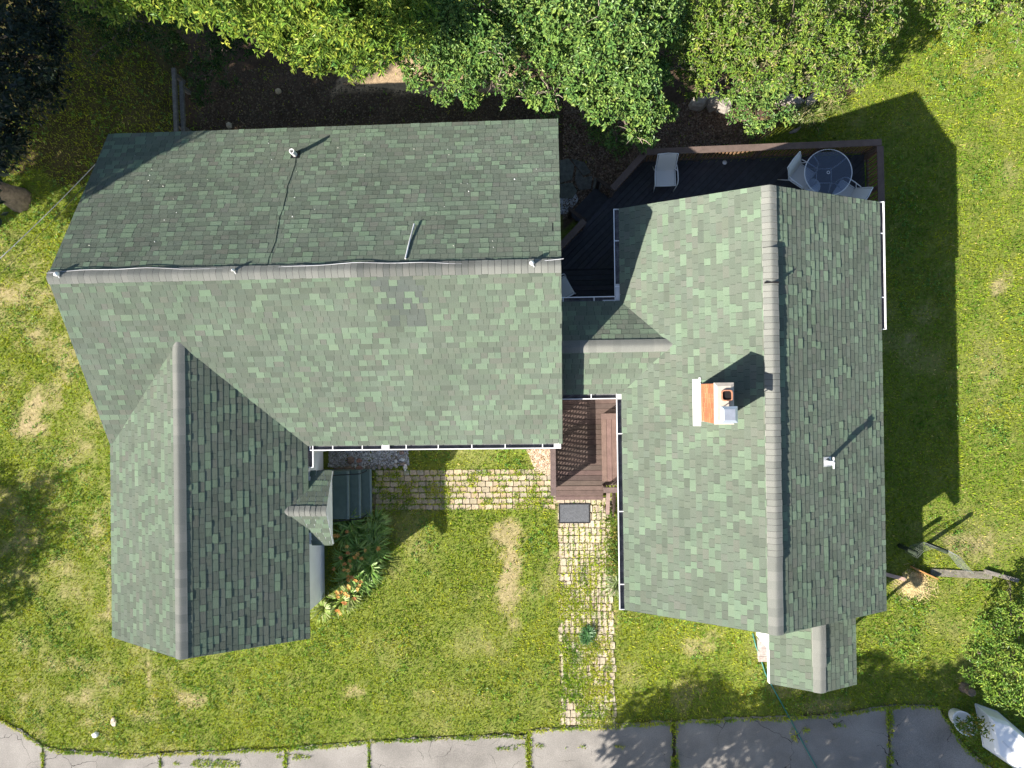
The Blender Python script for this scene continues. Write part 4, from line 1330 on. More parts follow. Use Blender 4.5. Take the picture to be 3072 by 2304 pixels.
scatter_chips('gravel', 'grey gravel bed along the foot of the west house', pts_in([(985, 1330), (1220, 1328), (1228, 1395), (1050, 1410), (985, 1400)], 3400), .022, [(.32, .33, .34), (.24, .24, .25), (.42, .42, .43), (.2, .17, .15), (.5, .5, .5)], M['stone'])
scatter_chips('gravel', 'tan pea gravel beside the front deck lattice', pts_in([(1580, 1345), (1652, 1335), (1655, 1425), (1610, 1420)], 1200), .024, [(.5, .37, .27), (.42, .3, .2), (.55, .45, .36), (.36, .24, .16)], M['stone'])
scatter_chips('gravel', 'patch of white pebbles beside the rear deck steps', pts_in([(1680, 570), (1720, 565), (1735, 600), (1705, 640), (1680, 640)], 500), .022, [(.5, .5, .52), (.38, .38, .4)], M['stone'])
scatter_chips('mulch', 'brown bark mulch behind the houses', pts_in([(1690, 300), (1960, 330), (2140, 290), (2250, 330), (2330, 380), (2200, 440), (2000, 460), (1930, 480), (1850, 570), (1690, 660)], 12000), .022, [(.15, .09, .06), (.11, .07, .05), (.2, .13, .09), (.24, .18, .13)], M['stone'])
scatter_chips('mulch', 'dry leaf litter in the shaded strip behind the large house', pts_in([(560, 230), (800, 200), (1000, 240), (1260, 280), (1640, 290), (1690, 380), (600, 430)], 7000), .02, [(.12, .09, .06), (.09, .07, .05), (.17, .13, .08)], M['stone'])

# ------------------------------------------------------------------ grass
def grass_field(name, label, N, box, dens_fn, hmin, hmax, width=.011, z=-.02, tint=(1, 1, 1)):
    x = rng.uniform(box[0], box[2], N)
    y = rng.uniform(box[1], box[3], N)
    keep = rng.uniform(0, 1, N) < dens_fn(x, y)
    x, y = x[keep], y[keep]
    n = len(x)
    _, _, b, n1, n2, n3 = ground_cols(x, y)
    g = np.array([.100, .225, .018])
    yl = np.array([.300, .345, .030])
    dr = np.array([.48, .40, .20])
    t = np.clip(.34 + 1.1 * (fbm(x, y, .8, 41) - .25) + rng.normal(0, .22, n) - .22 * np.clip((x - 8) / 2, 0, 1), 0, 1)[:, None]
    col = g * (1 - t) + yl * t
    d = ((rng.uniform(0, 1, n) < .05 + .5 * b + .15 * np.clip(n1 - .5, 0, 1)) * rng.uniform(.3, 1, n))[:, None]
    col = col * (1 - d) + dr * d
    dk = (fbm(x, y, .28, 51) > .60)[:, None]
    col = np.where(dk, col * np.array([.55, .72, .8]), col)
    col *= rng.uniform(.7, 1.3, (n, 1)) * (.85 + .3 * n3[:, None])
    col = col * np.array(tint) * np.array([1.36, 1.24, 1.02])
    h = rng.uniform(hmin, hmax, n) * (1 - .45 * b) * (.7 + .7 * n2)
    a = rng.uniform(0, 2 * np.pi, n)
    lean = h * rng.uniform(.35, 1.25, n)
    la = rng.uniform(0, 2 * np.pi, n)
    w = width * rng.uniform(.7, 1.4, n)
    V = np.zeros((n, 3, 3))
    V[:, 0] = np.stack([x - w * np.cos(a), y - w * np.sin(a), np.full(n, z)], 1)
    V[:, 1] = np.stack([x + w * np.cos(a), y + w * np.sin(a), np.full(n, z)], 1)
    V[:, 2] = np.stack([x + lean * np.cos(la), y + lean * np.sin(la), z + h], 1)
    o = link(name, fast_mesh(name, V.reshape(-1, 3), np.arange(n * 3).reshape(-1, 3), np.repeat(col, 3, 0)), M['grass'])
    return tag(o, label, kind='stuff')


def lawn_density(x, y):
    _, dens, b, n1, n2, n3 = ground_cols(x, y)
    dens = dens.copy()
    for x0, y0, x1, y1 in NOBED:
        dens[(x > x0) & (x < x1) & (y > y0) & (y < y1)] = 0
    dens[in_poly(x, y, drive_poly)] = 0
    for x0, y0, x1, y1 in (PATH1, PATH2):
        e = .05 * (n2 - .5) * 4
        dens[(x > x0 + e) & (x < x1 - e) & (y > y0 + e) & (y < y1 - e)] = 0
    dens[(x > -.3) & (x < 1.2) & (y > 2.0) & (y < 4.6)] = 0
    dens[(x > -6.6) & (x < -5.1) & (y > -3.7) & (y < -2.1)] = 0
    g = [tuple(at(*p)[:2]) for p in [(975, 1320), (1222, 1320), (1230, 1400), (1050, 1412), (975, 1412)]]
    dens[in_poly(x, y, g)] = 0
    g = [tuple(at(*p)[:2]) for p in [(1590, 1345), (1660, 1335), (1660, 1425), (1615, 1420)]]
    dens[in_poly(x, y, g)] *= .1
    dens[(x > .1) & (x < 1.0) & (y > -3.85) & (y < -3.2)] = 0
    return dens


def joint_density(x, y):
    d = np.zeros_like(x)
    n = fbm(x, y, .45, 61)
    n2 = fbm(x, y, 1.3, 67)
    x0, y0, x1, y1 = PATH1
    k = (x > x0) & (x < x1) & (y > y0) & (y < y1)
    fy = ((y - y0) / .165) % 1
    d[k] = ((np.abs(fy[k] - .5) > .38) * (n[k] > .38) * .95 + (n[k] > .62) * .5 + (n[k] > .54) * .12)
    x0, y0, x1, y1 = PATH2
    k = (x > x0) & (x < x1) & (y > y0) & (y < y1)
    fx = ((x - x0) / .155) % 1
    down = np.clip((-3.9 - y) / 2.2, 0, 1)
    d[k] = ((np.abs(fx[k] - .5) > .34) * (n[k] > .30) * .95 * (.3 + .7 * down[k]) + (n2[k] > .50) * (n[k] > .40) * .6 * down[k] + (n[k] > .55) * .5 * down[k])
    jx = [at(j, 2230)[0] for j in joints[1:-1]]
    wide = [.05, .03, .05, .05, .08, .11, .10]
    for q, ww in zip(jx, wide):
        s = in_poly(x, y, drive_poly) & (np.abs(x - q + (n - .5) * .06) < ww * (.5 + n))
        d[s] = np.where(n[s] > .36, .8, .1)
    for px, py, rx, ry in ((1710, 2237, 1.7, .06), (1500, 2245, .5, .05), (880, 2270, .5, .09), (640, 2290, 1.2, .12), (700, 2262, .5, .06), (2520, 2175, .35, .08), (2400, 2200, .3, .25)):
        p = at(px, py)
        s = (((x - p[0]) / rx) ** 2 + ((y - p[1]) / ry) ** 2) < 1
        d[s] = np.maximum(d[s], (n[s] > .5) * .5)
    k = in_poly(x, y, drive_poly) & ~in_poly(x, y + .02 + .16 * np.clip(n - .3, 0, 1) + .10 * n2, drive_poly)
    d[k] = np.maximum(d[k], .75)
    d[(x > .1) & (x < 1.0) & (y > -3.85) & (y < -3.24)] = 0
    d[(x > -.05) & (x < 1.4) & (y > -3.18)] = 0
    return d


grass_field('grass', 'mown lawn grass, yellow green with dry patches', 620000, (-18.0, -12.2, 14.6, 13.0), lawn_density, .035, .09, .013)
grass_field('grass', 'grass and weeds growing in the joints of pavers and driveway', 950000, (-17.5, -12, 13, -2.2), joint_density, .03, .075, .012, .010, (1.22, 1.22, 1.5))

# ------------------------------------------------------------------ trees and shrubs
def leaf_cloud(twigs, axis, k, size, palette, droop=.25, fold=.18, width=.42, spread=1.0):
    """k leaves in a rosette round every twig end."""
    n = len(twigs)
    a = axis / np.linalg.norm(axis, axis=1, keepdims=True)
    ref = np.where(np.abs(a[:, 2:3]) > .9, np.array([[1., 0, 0]]), np.array([[0, 0, 1.]]))
    t1 = np.cross(a, ref)
    t1 /= np.linalg.norm(t1, axis=1, keepdims=True)
    t2 = np.cross(a, t1)
    T = np.repeat(twigs, k, 0)
    A, T1, T2 = np.repeat(a, k, 0), np.repeat(t1, k, 0), np.repeat(t2, k, 0)
    m = n * k
    phi = np.tile(np.arange(k) * 2.4, n) + np.repeat(rng.uniform(0, 6.28, n), k) + rng.normal(0, .25, m)
    el = rng.uniform(-.15, .95, m)
    D = np.cos(el)[:, None] * (np.cos(phi)[:, None] * T1 + np.sin(phi)[:, None] * T2) * spread + np.sin(el)[:, None] * A
    D[:, 2] -= droop * rng.uniform(0, 1, m)
    D /= np.linalg.norm(D, axis=1, keepdims=True)
    up = A + rng.normal(0, .35, (m, 3)) + np.array([0, 0, .35])
    Sd = np.cross(D, up)
    Sd /= np.linalg.norm(Sd, axis=1, keepdims=True)
    Nn = np.cross(Sd, D)
    L = size * rng.uniform(.65, 1.25, m)[:, None]
    P = T + D * (L * .15) + rng.normal(0, size * .25, (m, 3)) * np.array([1, 1, .8])
    V = np.zeros((m, 4, 3))
    V[:, 0] = P
    V[:, 1] = P + D * L * .48 + Sd * L * width * .5 + Nn * L * fold
    V[:, 2] = P + D * L
    V[:, 2, 2] -= (L * .15)[:, 0]
    V[:, 3] = P + D * L * .48 - Sd * L * width * .5 + Nn * L * fold
    Fc = (np.arange(m)[:, None, None] * 4 + np.array([[0, 1, 2], [0, 2, 3]])[None]).reshape(-1, 3)
    pal = np.array(palette)
    ci = np.repeat(rng.integers(0, len(pal), n), k)
    sw = rng.uniform(0, 1, m) < .4
    ci[sw] = rng.integers(0, len(pal), sw.sum())
    C = pal[ci] * rng.uniform(.7, 1.4, (m, 1)) * (1 + .22 * np.repeat(rng.normal(0, 1, (n, 1)), k, 0) * np.array([1., .6, .3])).clip(.5, 1.6)
    return V.reshape(-1, 3), Fc, np.repeat(C, 4, 0)


def noise3(p, s, seed):
    return (vnoise(p[:, 0] + p[:, 2] * .7, p[:, 1] - p[:, 2] * .4, s, seed) + vnoise(p[:, 0] - p[:, 2] * .5, p[:, 2] + p[:, 1] * .3, s, seed + 5)) / 2


def tree(name, label, cat, base, lobes, twigs_per_m2, size, palette, k=6, trunk_r=.09, group=None, gap=.42, trunk_top=None, limb_r=None, seed=1, width=.42, spread=1., bare=0, limbs=True, low=-.25):
    root = thing(name, label, cat, (base[0], base[1], 0), group)
    P, A = [], []
    for c, r, rz in lobes:
        c = np.array(c, float)
        n = int(twigs_per_m2 * 4 * math.pi * r * r * .62)
        d = rng.normal(0, 1, (n * 2, 3))
        d /= np.linalg.norm(d, axis=1, keepdims=True)
        d = d[d[:, 2] > low][:n]
        rad = 1 - .62 * rng.uniform(0, 1, len(d)) ** 2.2
        bump = .72 + .56 * noise3(d * 2.1 + c, .8, seed)
        p = c + d * (rad * bump)[:, None] * np.array([r, r, rz])
        keep = noise3(p, .55, seed + 3) > gap * rng.uniform(.75, 1.2, len(p))
        keep &= p[:, 2] > .08
        P.append(p[keep])
        A.append((d * np.array([1, 1, 1.2]) + np.array([0, 0, .45]) + np.array([-.25, -.2, 0]))[keep])
    P, A = np.concatenate(P), np.concatenate(A)
    V, Fc, C = leaf_cloud(P, A, k, size, palette, width=width, spread=spread)
    link('crown', fast_mesh('crown', V, Fc, C), M['leaf'], root)
    b = Vector((base[0], base[1], -.1))
    cs = [Vector(l[0]) for l in lobes]
    cm = sum(cs, Vector()) / len(cs)
    zt = trunk_top if trunk_top else max(.4, min(c.z for c in cs) * .6)
    fork = Vector((b.x + (cm.x - b.x) * .25, b.y + (cm.y - b.y) * .25, zt))
    tr = MB()
    tr.tube([b, b + (fork - b) * .12 + Vector((.01, .02, 0)), b + (fork - b) * .5 + Vector((.03, -.02, 0)), fork], [trunk_r * 1.5, trunk_r * 1.08, trunk_r * .95, trunk_r * .8], 12)
    tr.build('trunk', M['bark'], root, smooth=True)
    if limbs:
        lm = MB()
        for c, r, rz in lobes:
            c = Vector(c)
            mid = fork.lerp(c, .55) + Vector((random.uniform(-.2, .2), random.uniform(-.2, .2), .15))
            lr = (limb_r or trunk_r * .5)
            lm.tube([fork - Vector((0, 0, .1)), mid, c], [lr, lr * .7, lr * .4], 7)
            for q in range(5):
                e = c + Vector((random.uniform(-1, 1) * r * .7, random.uniform(-1, 1) * r * .7, random.uniform(-.2, .8) * rz))
                lm.tube([mid.lerp(c, random.uniform(.3, 1)), c.lerp(e, .5) + Vector((0, 0, .05)), e], [lr * .35, lr * .22, lr * .08], 5)
        lm.build('limbs', M['bark'], root, smooth=True)
    for q in range(bare):
        c, r, rz = random.choice(lobes)
        t = Vector(c) + Vector((random.uniform(-.6, .6) * r, random.uniform(-.8, .2) * r, rz * random.uniform(.5, .95)))
        bt = MB()
        for w in range(5):
            e = t + Vector((random.uniform(-.5, .5), random.uniform(-.5, .5), random.uniform(-.1, .25)))
            m1 = t.lerp(e, .5) + Vector((random.uniform(-.08, .08), random.uniform(-.08, .08), .03))
            bt.tube([t - Vector((0, 0, .3)), m1, e], [.012, .009, .004], 5)
        bt.build('bare_twigs', M['twig'], root)
    return root


def L(px, py, z, r, rz=None):
    return (at(px, py, z), r, rz if rz else r * .8)


YG = [(.18, .265, .035), (.23, .295, .045), (.145, .24, .035), (.27, .32, .06), (.16, .25, .05)]
MG = [(.105, .195, .042), (.125, .22, .05), (.16, .25, .06), (.085, .165, .038), (.19, .265, .065)]
OL = [(.14, .225, .032), (.175, .255, .04), (.11, .19, .035), (.215, .275, .05), (.23, .22, .11), (.15, .235, .032)]
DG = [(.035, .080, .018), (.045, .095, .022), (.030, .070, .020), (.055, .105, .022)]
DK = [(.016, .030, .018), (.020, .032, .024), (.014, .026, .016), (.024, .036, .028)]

tree('maple_tree', 'tall bright yellow-green tree reaching in over the shaded back strip', 'tree', at(980, -150)[:2],
     [L(330, -30, 4.6, .75), L(470, -45, 4.8, .8), L(610, -10, 4.8, .8), L(745, 30, 4.6, .85), L(850, 60, 4.5, .8), L(900, 130, 4.0, .6), L(955, 170, 3.6, .42), L(990, 60, 4.6, .9), L(1090, 100, 4.2, .85), L(1130, 20, 4.8, 1.), L(1190, 60, 4.2, .9),
      L(1060, 185, 3.3, .45), L(880, -40, 5.6, 1.1), L(690, -80, 5.8, 1.1), L(1010, -70, 6., 1.2), L(1110, 195, 2.6, .40)], 62, .14, YG, k=6, trunk_r=.2, gap=.40, seed=3, width=.36)
tree('dogwood_tree', 'mid-green round-leaved tree behind the corner of the large house', 'tree', at(1420, 40)[:2],
     [L(1290, 130, 2.8, .62), L(1265, 230, 2.2, .42), L(1350, 60, 3.2, .8), L(1380, 200, 2.6, .62), L(1470, 130, 3., .7), L(1480, 260, 2.2, .5), L(1330, 270, 2.0, .36), L(1420, 285, 1.9, .36), L(1530, 200, 2.5, .5), L(1250, 40, 3.2, .7), L(1450, 20, 3.4, .8), L(1550, 60, 3., .6), L(1330, 160, 1.8, .6), L(1440, 180, 1.8, .6), L(1540, 130, 1.8, .6), L(1400, 100, 2.2, .7), L(1290, 60, 2.2, .6), L(1200, 150, 2.4, .4), L(1580, 230, 1.9, .35), L(1500, 60, 2.4, .6)],
     76, .112, MG, k=6, trunk_r=.1, gap=.44, seed=8, width=.5, bare=3)
tree('lilac_tree', 'leafy tree whose drooping branches reach towards the rear deck railing', 'tree', at(1800, 60)[:2],
     [L(1660, 290, 2.2, .5), L(1600, 285, 2.0, .28), L(1730, 240, 2.6, .6), L(1800, 180, 2.9, .7), L(1820, 310, 2.4, .55), L(1880, 380, 2.0, .42), L(1930, 410, 1.8, .28), L(1850, 415, 1.8, .25), L(1940, 320, 2.2, .5), L(1900, 230, 2.8, .6), L(1720, 60, 3.2, .8), L(1860, 70, 3.3, .85), L(1970, 140, 2.8, .6), L(1640, 140, 2.6, .5), L(1630, 20, 3.0, .7), L(1960, 30, 3.1, .7), L(1650, 200, 1.8, .5), L(1750, 150, 2., .6), L(1850, 200, 1.9, .6), L(1950, 220, 1.9, .5), L(2020, 90, 2.4, .5), L(2030, 200, 2., .4), L(1780, 280, 1.7, .4), L(1990, 340, 1.6, .3)],
     76, .118, MG, k=6, trunk_r=.11, gap=.45, seed=14, width=.5, bare=4)
tree('sumac_shrub', 'broad yellow-green shrub mass with brown seed heads behind the deck table', 'shrub', at(2400, 60)[:2],
     [L(2120, 130, 2.4, .7), L(2240, 60, 2.8, .85), L(2380, 50, 3., .9), L(2520, 70, 2.8, .85), L(2620, 60, 2.6, .7), L(2560, 170, 2.2, .65), L(2460, 190, 2.2, .65), L(2330, 190, 2.2, .65), L(2220, 200, 2.1, .6), L(2150, 240, 1.8, .5), L(2420, 120, 2.6, .7), L(2610, 170, 1.8, .45), L(2300, 120, 2.5, .7), L(2080, 40, 2.6, .7), L(2490, 260, 1.5, .38), L(2640, 0, 2.6, .6), L(2080, 180, 1.6, .5), L(2190, 130, 1.8, .6), L(2390, 240, 1.4, .4), L(2580, 230, 1.2, .35), L(2080, 260, 1.3, .3)],
     68, .10, OL, k=7, trunk_r=.08, gap=.42, seed=21, width=.38)
tree('bush', 'low green bush spilling over the boulders behind the rear deck railing', 'bush', at(2250, 300)[:2],
     [L(2240, 300, 1.2, .48), L(2310, 270, 1.3, .45), L(2200, 350, 1.0, .32), L(2290, 350, .9, .36), L(2180, 375, .8, .22), L(2250, 385, .75, .2), L(2285, 395, .7, .15), L(2360, 345, .8, .25), L(2340, 240, 1.5, .4)],
     74, .10, MG, k=6, trunk_r=.05, gap=.44, seed=25, width=.48)
tree('bush', 'rounded leafy bush cut by the top edge beside the back lawn', 'bush', at(2950, 20)[:2],
     [L(2850, 20, 1.4, .6), L(2940, 50, 1.3, .55), L(3040, 40, 1.4, .65), L(2800, -20, 1.5, .55), L(3000, -40, 1.8, .8), L(3110, 90, 1.3, .6), L(2880, 90, .9, .4)],
     60, .10, OL, k=6, trunk_r=.06, gap=.40, seed=31)
tree('bush', 'dense leafy bush at the driveway corner beside the white hull', 'bush', at(3030, 1990)[:2],
     [L(2980, 1880, .8, .5), L(3060, 1830, .9, .55), L(2930, 1960, .7, .42), L(3020, 1990, .9, .6), L(2990, 2060, .8, .45), L(3090, 1950, 1., .7), L(3060, 2080, .8, .5), L(3030, 1760, .7, .35), L(2905, 2030, .5, .25)],
     60, .095, [(.13, .225, .03), (.165, .255, .04), (.10, .185, .03), (.21, .28, .055)], k=6, trunk_r=.05, gap=.34, seed=37, width=.4)
tree('bush', 'low dark green bush in shade under the drooping branches near the deck railing', 'bush', at(1790, 390)[:2],
     [L(1740, 355, .35, .30, .25), L(1800, 395, .4, .34, .3), L(1850, 435, .4, .30, .25), L(1700, 340, .3, .2, .2)], 70, .10, MG, k=6, trunk_r=.03, gap=.38, seed=39)
# shaded growth along the fence timbers
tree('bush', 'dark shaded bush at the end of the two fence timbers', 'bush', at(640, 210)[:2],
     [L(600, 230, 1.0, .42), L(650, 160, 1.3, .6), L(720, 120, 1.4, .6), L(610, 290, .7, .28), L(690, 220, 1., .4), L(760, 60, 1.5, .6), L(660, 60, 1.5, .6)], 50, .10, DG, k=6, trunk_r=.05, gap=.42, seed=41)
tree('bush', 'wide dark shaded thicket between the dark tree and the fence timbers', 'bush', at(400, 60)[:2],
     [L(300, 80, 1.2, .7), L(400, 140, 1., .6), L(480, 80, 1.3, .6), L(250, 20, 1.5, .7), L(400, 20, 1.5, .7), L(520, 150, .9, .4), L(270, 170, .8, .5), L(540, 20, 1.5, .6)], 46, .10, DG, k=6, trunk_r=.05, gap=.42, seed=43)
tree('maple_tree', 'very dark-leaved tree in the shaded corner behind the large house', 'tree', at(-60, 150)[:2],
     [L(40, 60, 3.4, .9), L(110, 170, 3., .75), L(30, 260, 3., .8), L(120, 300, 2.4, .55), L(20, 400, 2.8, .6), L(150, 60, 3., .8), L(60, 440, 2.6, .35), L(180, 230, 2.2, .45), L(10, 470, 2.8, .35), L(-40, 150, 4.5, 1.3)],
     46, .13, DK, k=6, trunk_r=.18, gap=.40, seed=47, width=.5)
# large trees standing mostly outside the picture; their shade falls across it
ta = at(75, 600)
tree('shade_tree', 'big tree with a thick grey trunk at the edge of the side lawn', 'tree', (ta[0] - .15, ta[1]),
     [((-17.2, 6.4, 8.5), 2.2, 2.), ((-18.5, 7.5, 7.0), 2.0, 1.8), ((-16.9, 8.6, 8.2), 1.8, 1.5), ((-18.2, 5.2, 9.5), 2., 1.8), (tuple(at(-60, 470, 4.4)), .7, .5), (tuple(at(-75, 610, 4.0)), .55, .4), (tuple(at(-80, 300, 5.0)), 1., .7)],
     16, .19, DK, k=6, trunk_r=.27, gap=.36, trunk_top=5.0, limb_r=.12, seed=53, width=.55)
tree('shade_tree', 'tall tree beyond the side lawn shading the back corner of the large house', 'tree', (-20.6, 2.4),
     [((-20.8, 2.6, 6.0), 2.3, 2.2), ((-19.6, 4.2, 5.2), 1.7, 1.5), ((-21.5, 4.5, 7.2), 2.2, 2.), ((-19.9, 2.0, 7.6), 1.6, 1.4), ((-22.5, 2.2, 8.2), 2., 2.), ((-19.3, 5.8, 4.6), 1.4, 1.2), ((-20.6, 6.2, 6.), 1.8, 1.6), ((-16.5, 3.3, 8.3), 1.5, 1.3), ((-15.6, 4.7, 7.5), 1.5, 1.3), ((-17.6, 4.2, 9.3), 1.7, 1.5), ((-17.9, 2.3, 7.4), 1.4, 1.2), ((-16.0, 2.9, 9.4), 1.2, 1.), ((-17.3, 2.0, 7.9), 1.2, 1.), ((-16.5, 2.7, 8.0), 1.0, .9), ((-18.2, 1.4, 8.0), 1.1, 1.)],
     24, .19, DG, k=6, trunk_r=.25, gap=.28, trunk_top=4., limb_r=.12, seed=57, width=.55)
tree('shade_tree', 'tree beyond the side lawn whose shade touches the grass by the wing', 'tree', (-21.6, -7.6),
     [((-21.2, -7.4, 4.2), 1.3, 1.2), ((-20.8, -6.3, 3.8), .9, .8), ((-22.4, -8.4, 4.8), 1.4, 1.2), ((-21.0, -8.6, 3.4), 1., .9)], 18, .17, MG, k=6, trunk_r=.16, gap=.40, limb_r=.07, seed=61)
for lab, bs, lb, sd_ in (('roadside tree shading the driveway near the paver walk', (-2.6, -14.6), [((-2.4, -14.3, 4.6), 1.3, 1.2), ((-1.4, -13.9, 4.2), 1.0, .9), ((-3.6, -15.2, 5.2), 1.3, 1.2), ((-.6, -14.9, 5.), 1.3, 1.1)], 67),
                         ('roadside tree shading the middle of the driveway', (1.2, -15.), [((1.2, -14.6, 5.0), 1.7, 1.5), ((2.6, -14.4, 4.6), 1.3, 1.2), ((.2, -15.4, 6.), 1.5, 1.3), ((1.6, -13.7, 4.1), .8, .7)], 71),
                         ('roadside tree shading the driveway in front of the porch', (4.8, -14.8), [((4.6, -14.6, 4.8), 1.7, 1.5), ((5.6, -14.3, 4.4), 1.1, 1.0), ((3.6, -15.2, 5.8), 1.5, 1.3), ((5.6, -13.5, 3.9), .8, .7)], 73),
                         ('roadside tree shading the far corner of the driveway', (6.6, -16.2), [((6.2, -16.0, 4.4), 1.1, 1.0), ((5.4, -16.4, 5.2), 1.3, 1.1), ((6.9, -15.6, 3.4), .7, .6)], 79)):
    tree('shade_tree', lab, 'tree', (bs[0], bs[1] + .8), [((c[0], c[1] + .8, c[2]), r, rz) for c, r, rz in lb], 30, .17, MG, k=6, trunk_r=.17, gap=.30, limb_r=.08, seed=sd_)

N = 26000
wx, wy = rng.uniform(-17.5, 14, N), rng.uniform(-11, 10.5, N)
wd = lawn_density(wx, wy)
wk = (rng.uniform(0, 1, N) < wd) & (fbm(wx, wy, 1.1, 77) + .10 * (wx < -8) > .60)
pp = np.stack([wx[wk], wy[wk], np.full(wk.sum(), .035)], 1)
V, Fc, C = leaf_cloud(pp, rng.normal(0, .25, (len(pp), 3)) + np.array([0, 0, 1]), 5, .055, [(.10, .22, .025), (.15, .27, .03), (.19, .30, .04), (.08, .18, .03)], width=.6)
o = link('weeds', fast_mesh('weeds', V, Fc, C), M['leaf'])
tag(o, 'broad-leaved weeds and clover growing through the lawn', kind='stuff')

# ------------------------------------------------------------------ daylilies and border plants
def strap_plant(mb, c, n, ln, wd, cols, up=.5, lean=None):
    for i in range(n):
        a = random.uniform(0, 2 * math.pi)
        d = Vector((math.cos(a), math.sin(a), 0))
        if lean:
            d = (d + Vector(lean) * .9).normalized()
        l = ln * random.uniform(.6, 1.15)
        s = Vector((-d.y, d.x, 0)) * wd
        u = up * random.uniform(.7, 1.3)
        p0 = Vector(c) + d * random.uniform(0, .06)
        pts = [p0, p0 + d * l * .3 + Vector((0, 0, l * u * .75)), p0 + d * l * .65 + Vector((0, 0, l * u * .95)), p0 + d * l + Vector((0, 0, l * u * .55))]
        vs = []
        for p, q in zip(pts, (.7, 1., .8, .08)):
            vs += [p - s * q + Vector((0, 0, .006)), p + s * q + Vector((0, 0, .006))]
        mb.add(vs, [(0, 1, 3, 2), (2, 3, 5, 4), (4, 5, 7, 6)], jit(random.choice(cols), .2))


def flower(root, c, col, s=.06):
    mb = MB()
    tilt = Vector((random.uniform(-.5, .5), random.uniform(-.5, .3), 1)).normalized()
    q = tilt.to_track_quat('Z', 'Y')
    for k in range(6):
        a = k * math.pi / 3 + random.uniform(-.1, .1)
        ss = s * random.uniform(.85, 1.15)
        d = Vector((math.cos(a), math.sin(a), 0))
        n = Vector((-d.y, d.x, 0))
        pts = [Vector((0, 0, 0)), d * ss * .6 + n * ss * .3 + Vector((0, 0, ss * .45)), d * ss * 1.15 + Vector((0, 0, ss * .45)), d * ss * .6 - n * ss * .3 + Vector((0, 0, ss * .45))]
        mb.add([Vector(c) + q @ p for p in pts], [(0, 1, 2, 3)], jit(col, .15))
    mb.build('flower', M['petal'], root)


LG = [(.17, .30, .06), (.21, .34, .07), (.13, .25, .055), (.25, .36, .11)]
LILY_LABELS = ['orange daylily clump against the white wall just below the entry gable', 'strap-leaf clump without blooms at the corner of the green steps, second from the wall', 'strap-leaf clump without blooms arching over the lawn below the green steps', 'orange daylily against the white wall, second clump down from the gable', 'orange daylily in the middle of the bed below the gable', 'orange daylily at the lawn side of the bed below the arching clump', 'orange daylily against the white wall, third clump down from the gable', 'orange daylily in the middle of the bed, lower clump', 'strap-leaf clump without blooms at the lawn edge halfway down the bed', 'orange daylily near the sunny end of the bed away from the wall', 'sunlit orange daylily with most blooms at the end of the bed', 'strap-leaf clump without blooms directly under the lowest green step', 'strap-leaf clump without blooms beside the wall under the green steps', 'sunlit pale strap-leaf clump at the very end of the bed by the wall', 'single-flowered daylily where sun meets shade at the lawn edge of the bed']
lily = [(1030, 1600, .40, 1), (1060, 1590, .45, 0), (1110, 1600, .5, 0), (1035, 1670, .42, 3), (1070, 1650, .5, 3), (1115, 1640, .5, 1), (1032, 1740, .42, 3), (1060, 1720, .5, 3), (1100, 1700, .45, 0), (1040, 1780, .45, 3), (1015, 1800, .40, 4), (1120, 1565, .42, 0), (1040, 1560, .42, 0), (960, 1825, .36, 0), (1085, 1745, .36, 1)]
for k, (px, py, ln, nf) in enumerate(lily):
    p = at(px + 10, py, .1)
    root = thing('daylily', LILY_LABELS[k], 'daylily', (p[0], p[1], 0), 'daylilies in the bed by the wall' if nf else 'leafy clumps edging the daylily bed')
    mb = MB()
    strap_plant(mb, (p[0], p[1], .0), 95, ln * 1.1, .015, LG if py < 1780 else [(.20, .29, .05), (.26, .32, .08), (.32, .36, .14)], .75, (.7, -.1, 0) if nf == 0 else None)
    mb.build('leaves', M['leaf'], root)
    for q in range(nf + (2 if nf else 0)):
        flower(root, (p[0] + random.uniform(-.28, .28), p[1] + random.uniform(-.28, .28), .5 + random.uniform(0, .16)), random.choice([(.60, .30, .09), (.66, .38, .12), (.55, .25, .10), (.70, .45, .15)]), .062)
HOST_LABELS = ['second leafy border plant from the deck along the long white gutter', 'fourth leafy border plant from the deck, close under the gutter', 'third leafy border plant from the deck, at the edge of the pavers', 'sixth leafy border plant from the deck, close under the gutter', 'fifth leafy border plant from the deck, at the edge of the pavers', 'last leafy border plant before the pale strap-leaved ones', 'first leafy border plant beside the deck lattice']
host = [(1838, 1560), (1850, 1600), (1832, 1620), (1850, 1655), (1834, 1680), (1850, 1705), (1838, 1530)]
for k, (px, py) in enumerate(host):
    p = at(px, py, .2)
    root = thing('border_plant', HOST_LABELS[k], 'plant', (p[0], p[1], 0), 'leafy plants along the gutter side')
    n = 26
    pp = np.stack([rng.normal(p[0], .1, n), rng.normal(p[1], .13, n), rng.uniform(.12, .42, n)], 1)
    V, Fc, C = leaf_cloud(pp, rng.normal(0, .3, (n, 3)) + np.array([-.3, -.2, 1]), 6, .11, [(.13, .19, .03), (.17, .22, .045), (.09, .15, .025), (.22, .20, .05)], width=.36)
    link('leaves', fast_mesh('leaves', V, Fc, C), M['leaf'], root)
    MB().tube([(p[0], p[1], -.02), (p[0], p[1], .15), (p[0] + .03, p[1], .3)], [.012, .01, .006], 6).build('stem', M['bark'], root)
for k, (px, py) in enumerate([(1855, 1730), (1850, 1755)]):
    p = at(px, py, .1)
    root = thing('border_plant', 'pale strap-leaved plant at the driveway end of the gutter border' if k else 'pale strap-leaved plant next to the leafy border plants', 'plant', (p[0], p[1], 0))
    mb = MB()
    strap_plant(mb, (p[0], p[1], 0), 55, .36, .016, [(.2, .24, .10), (.15, .2, .06), (.26, .29, .15)], .5, (-.5, -.2, 0))
    mb.build('leaves', M['leaf'], root)
p = at(1755, 1900)
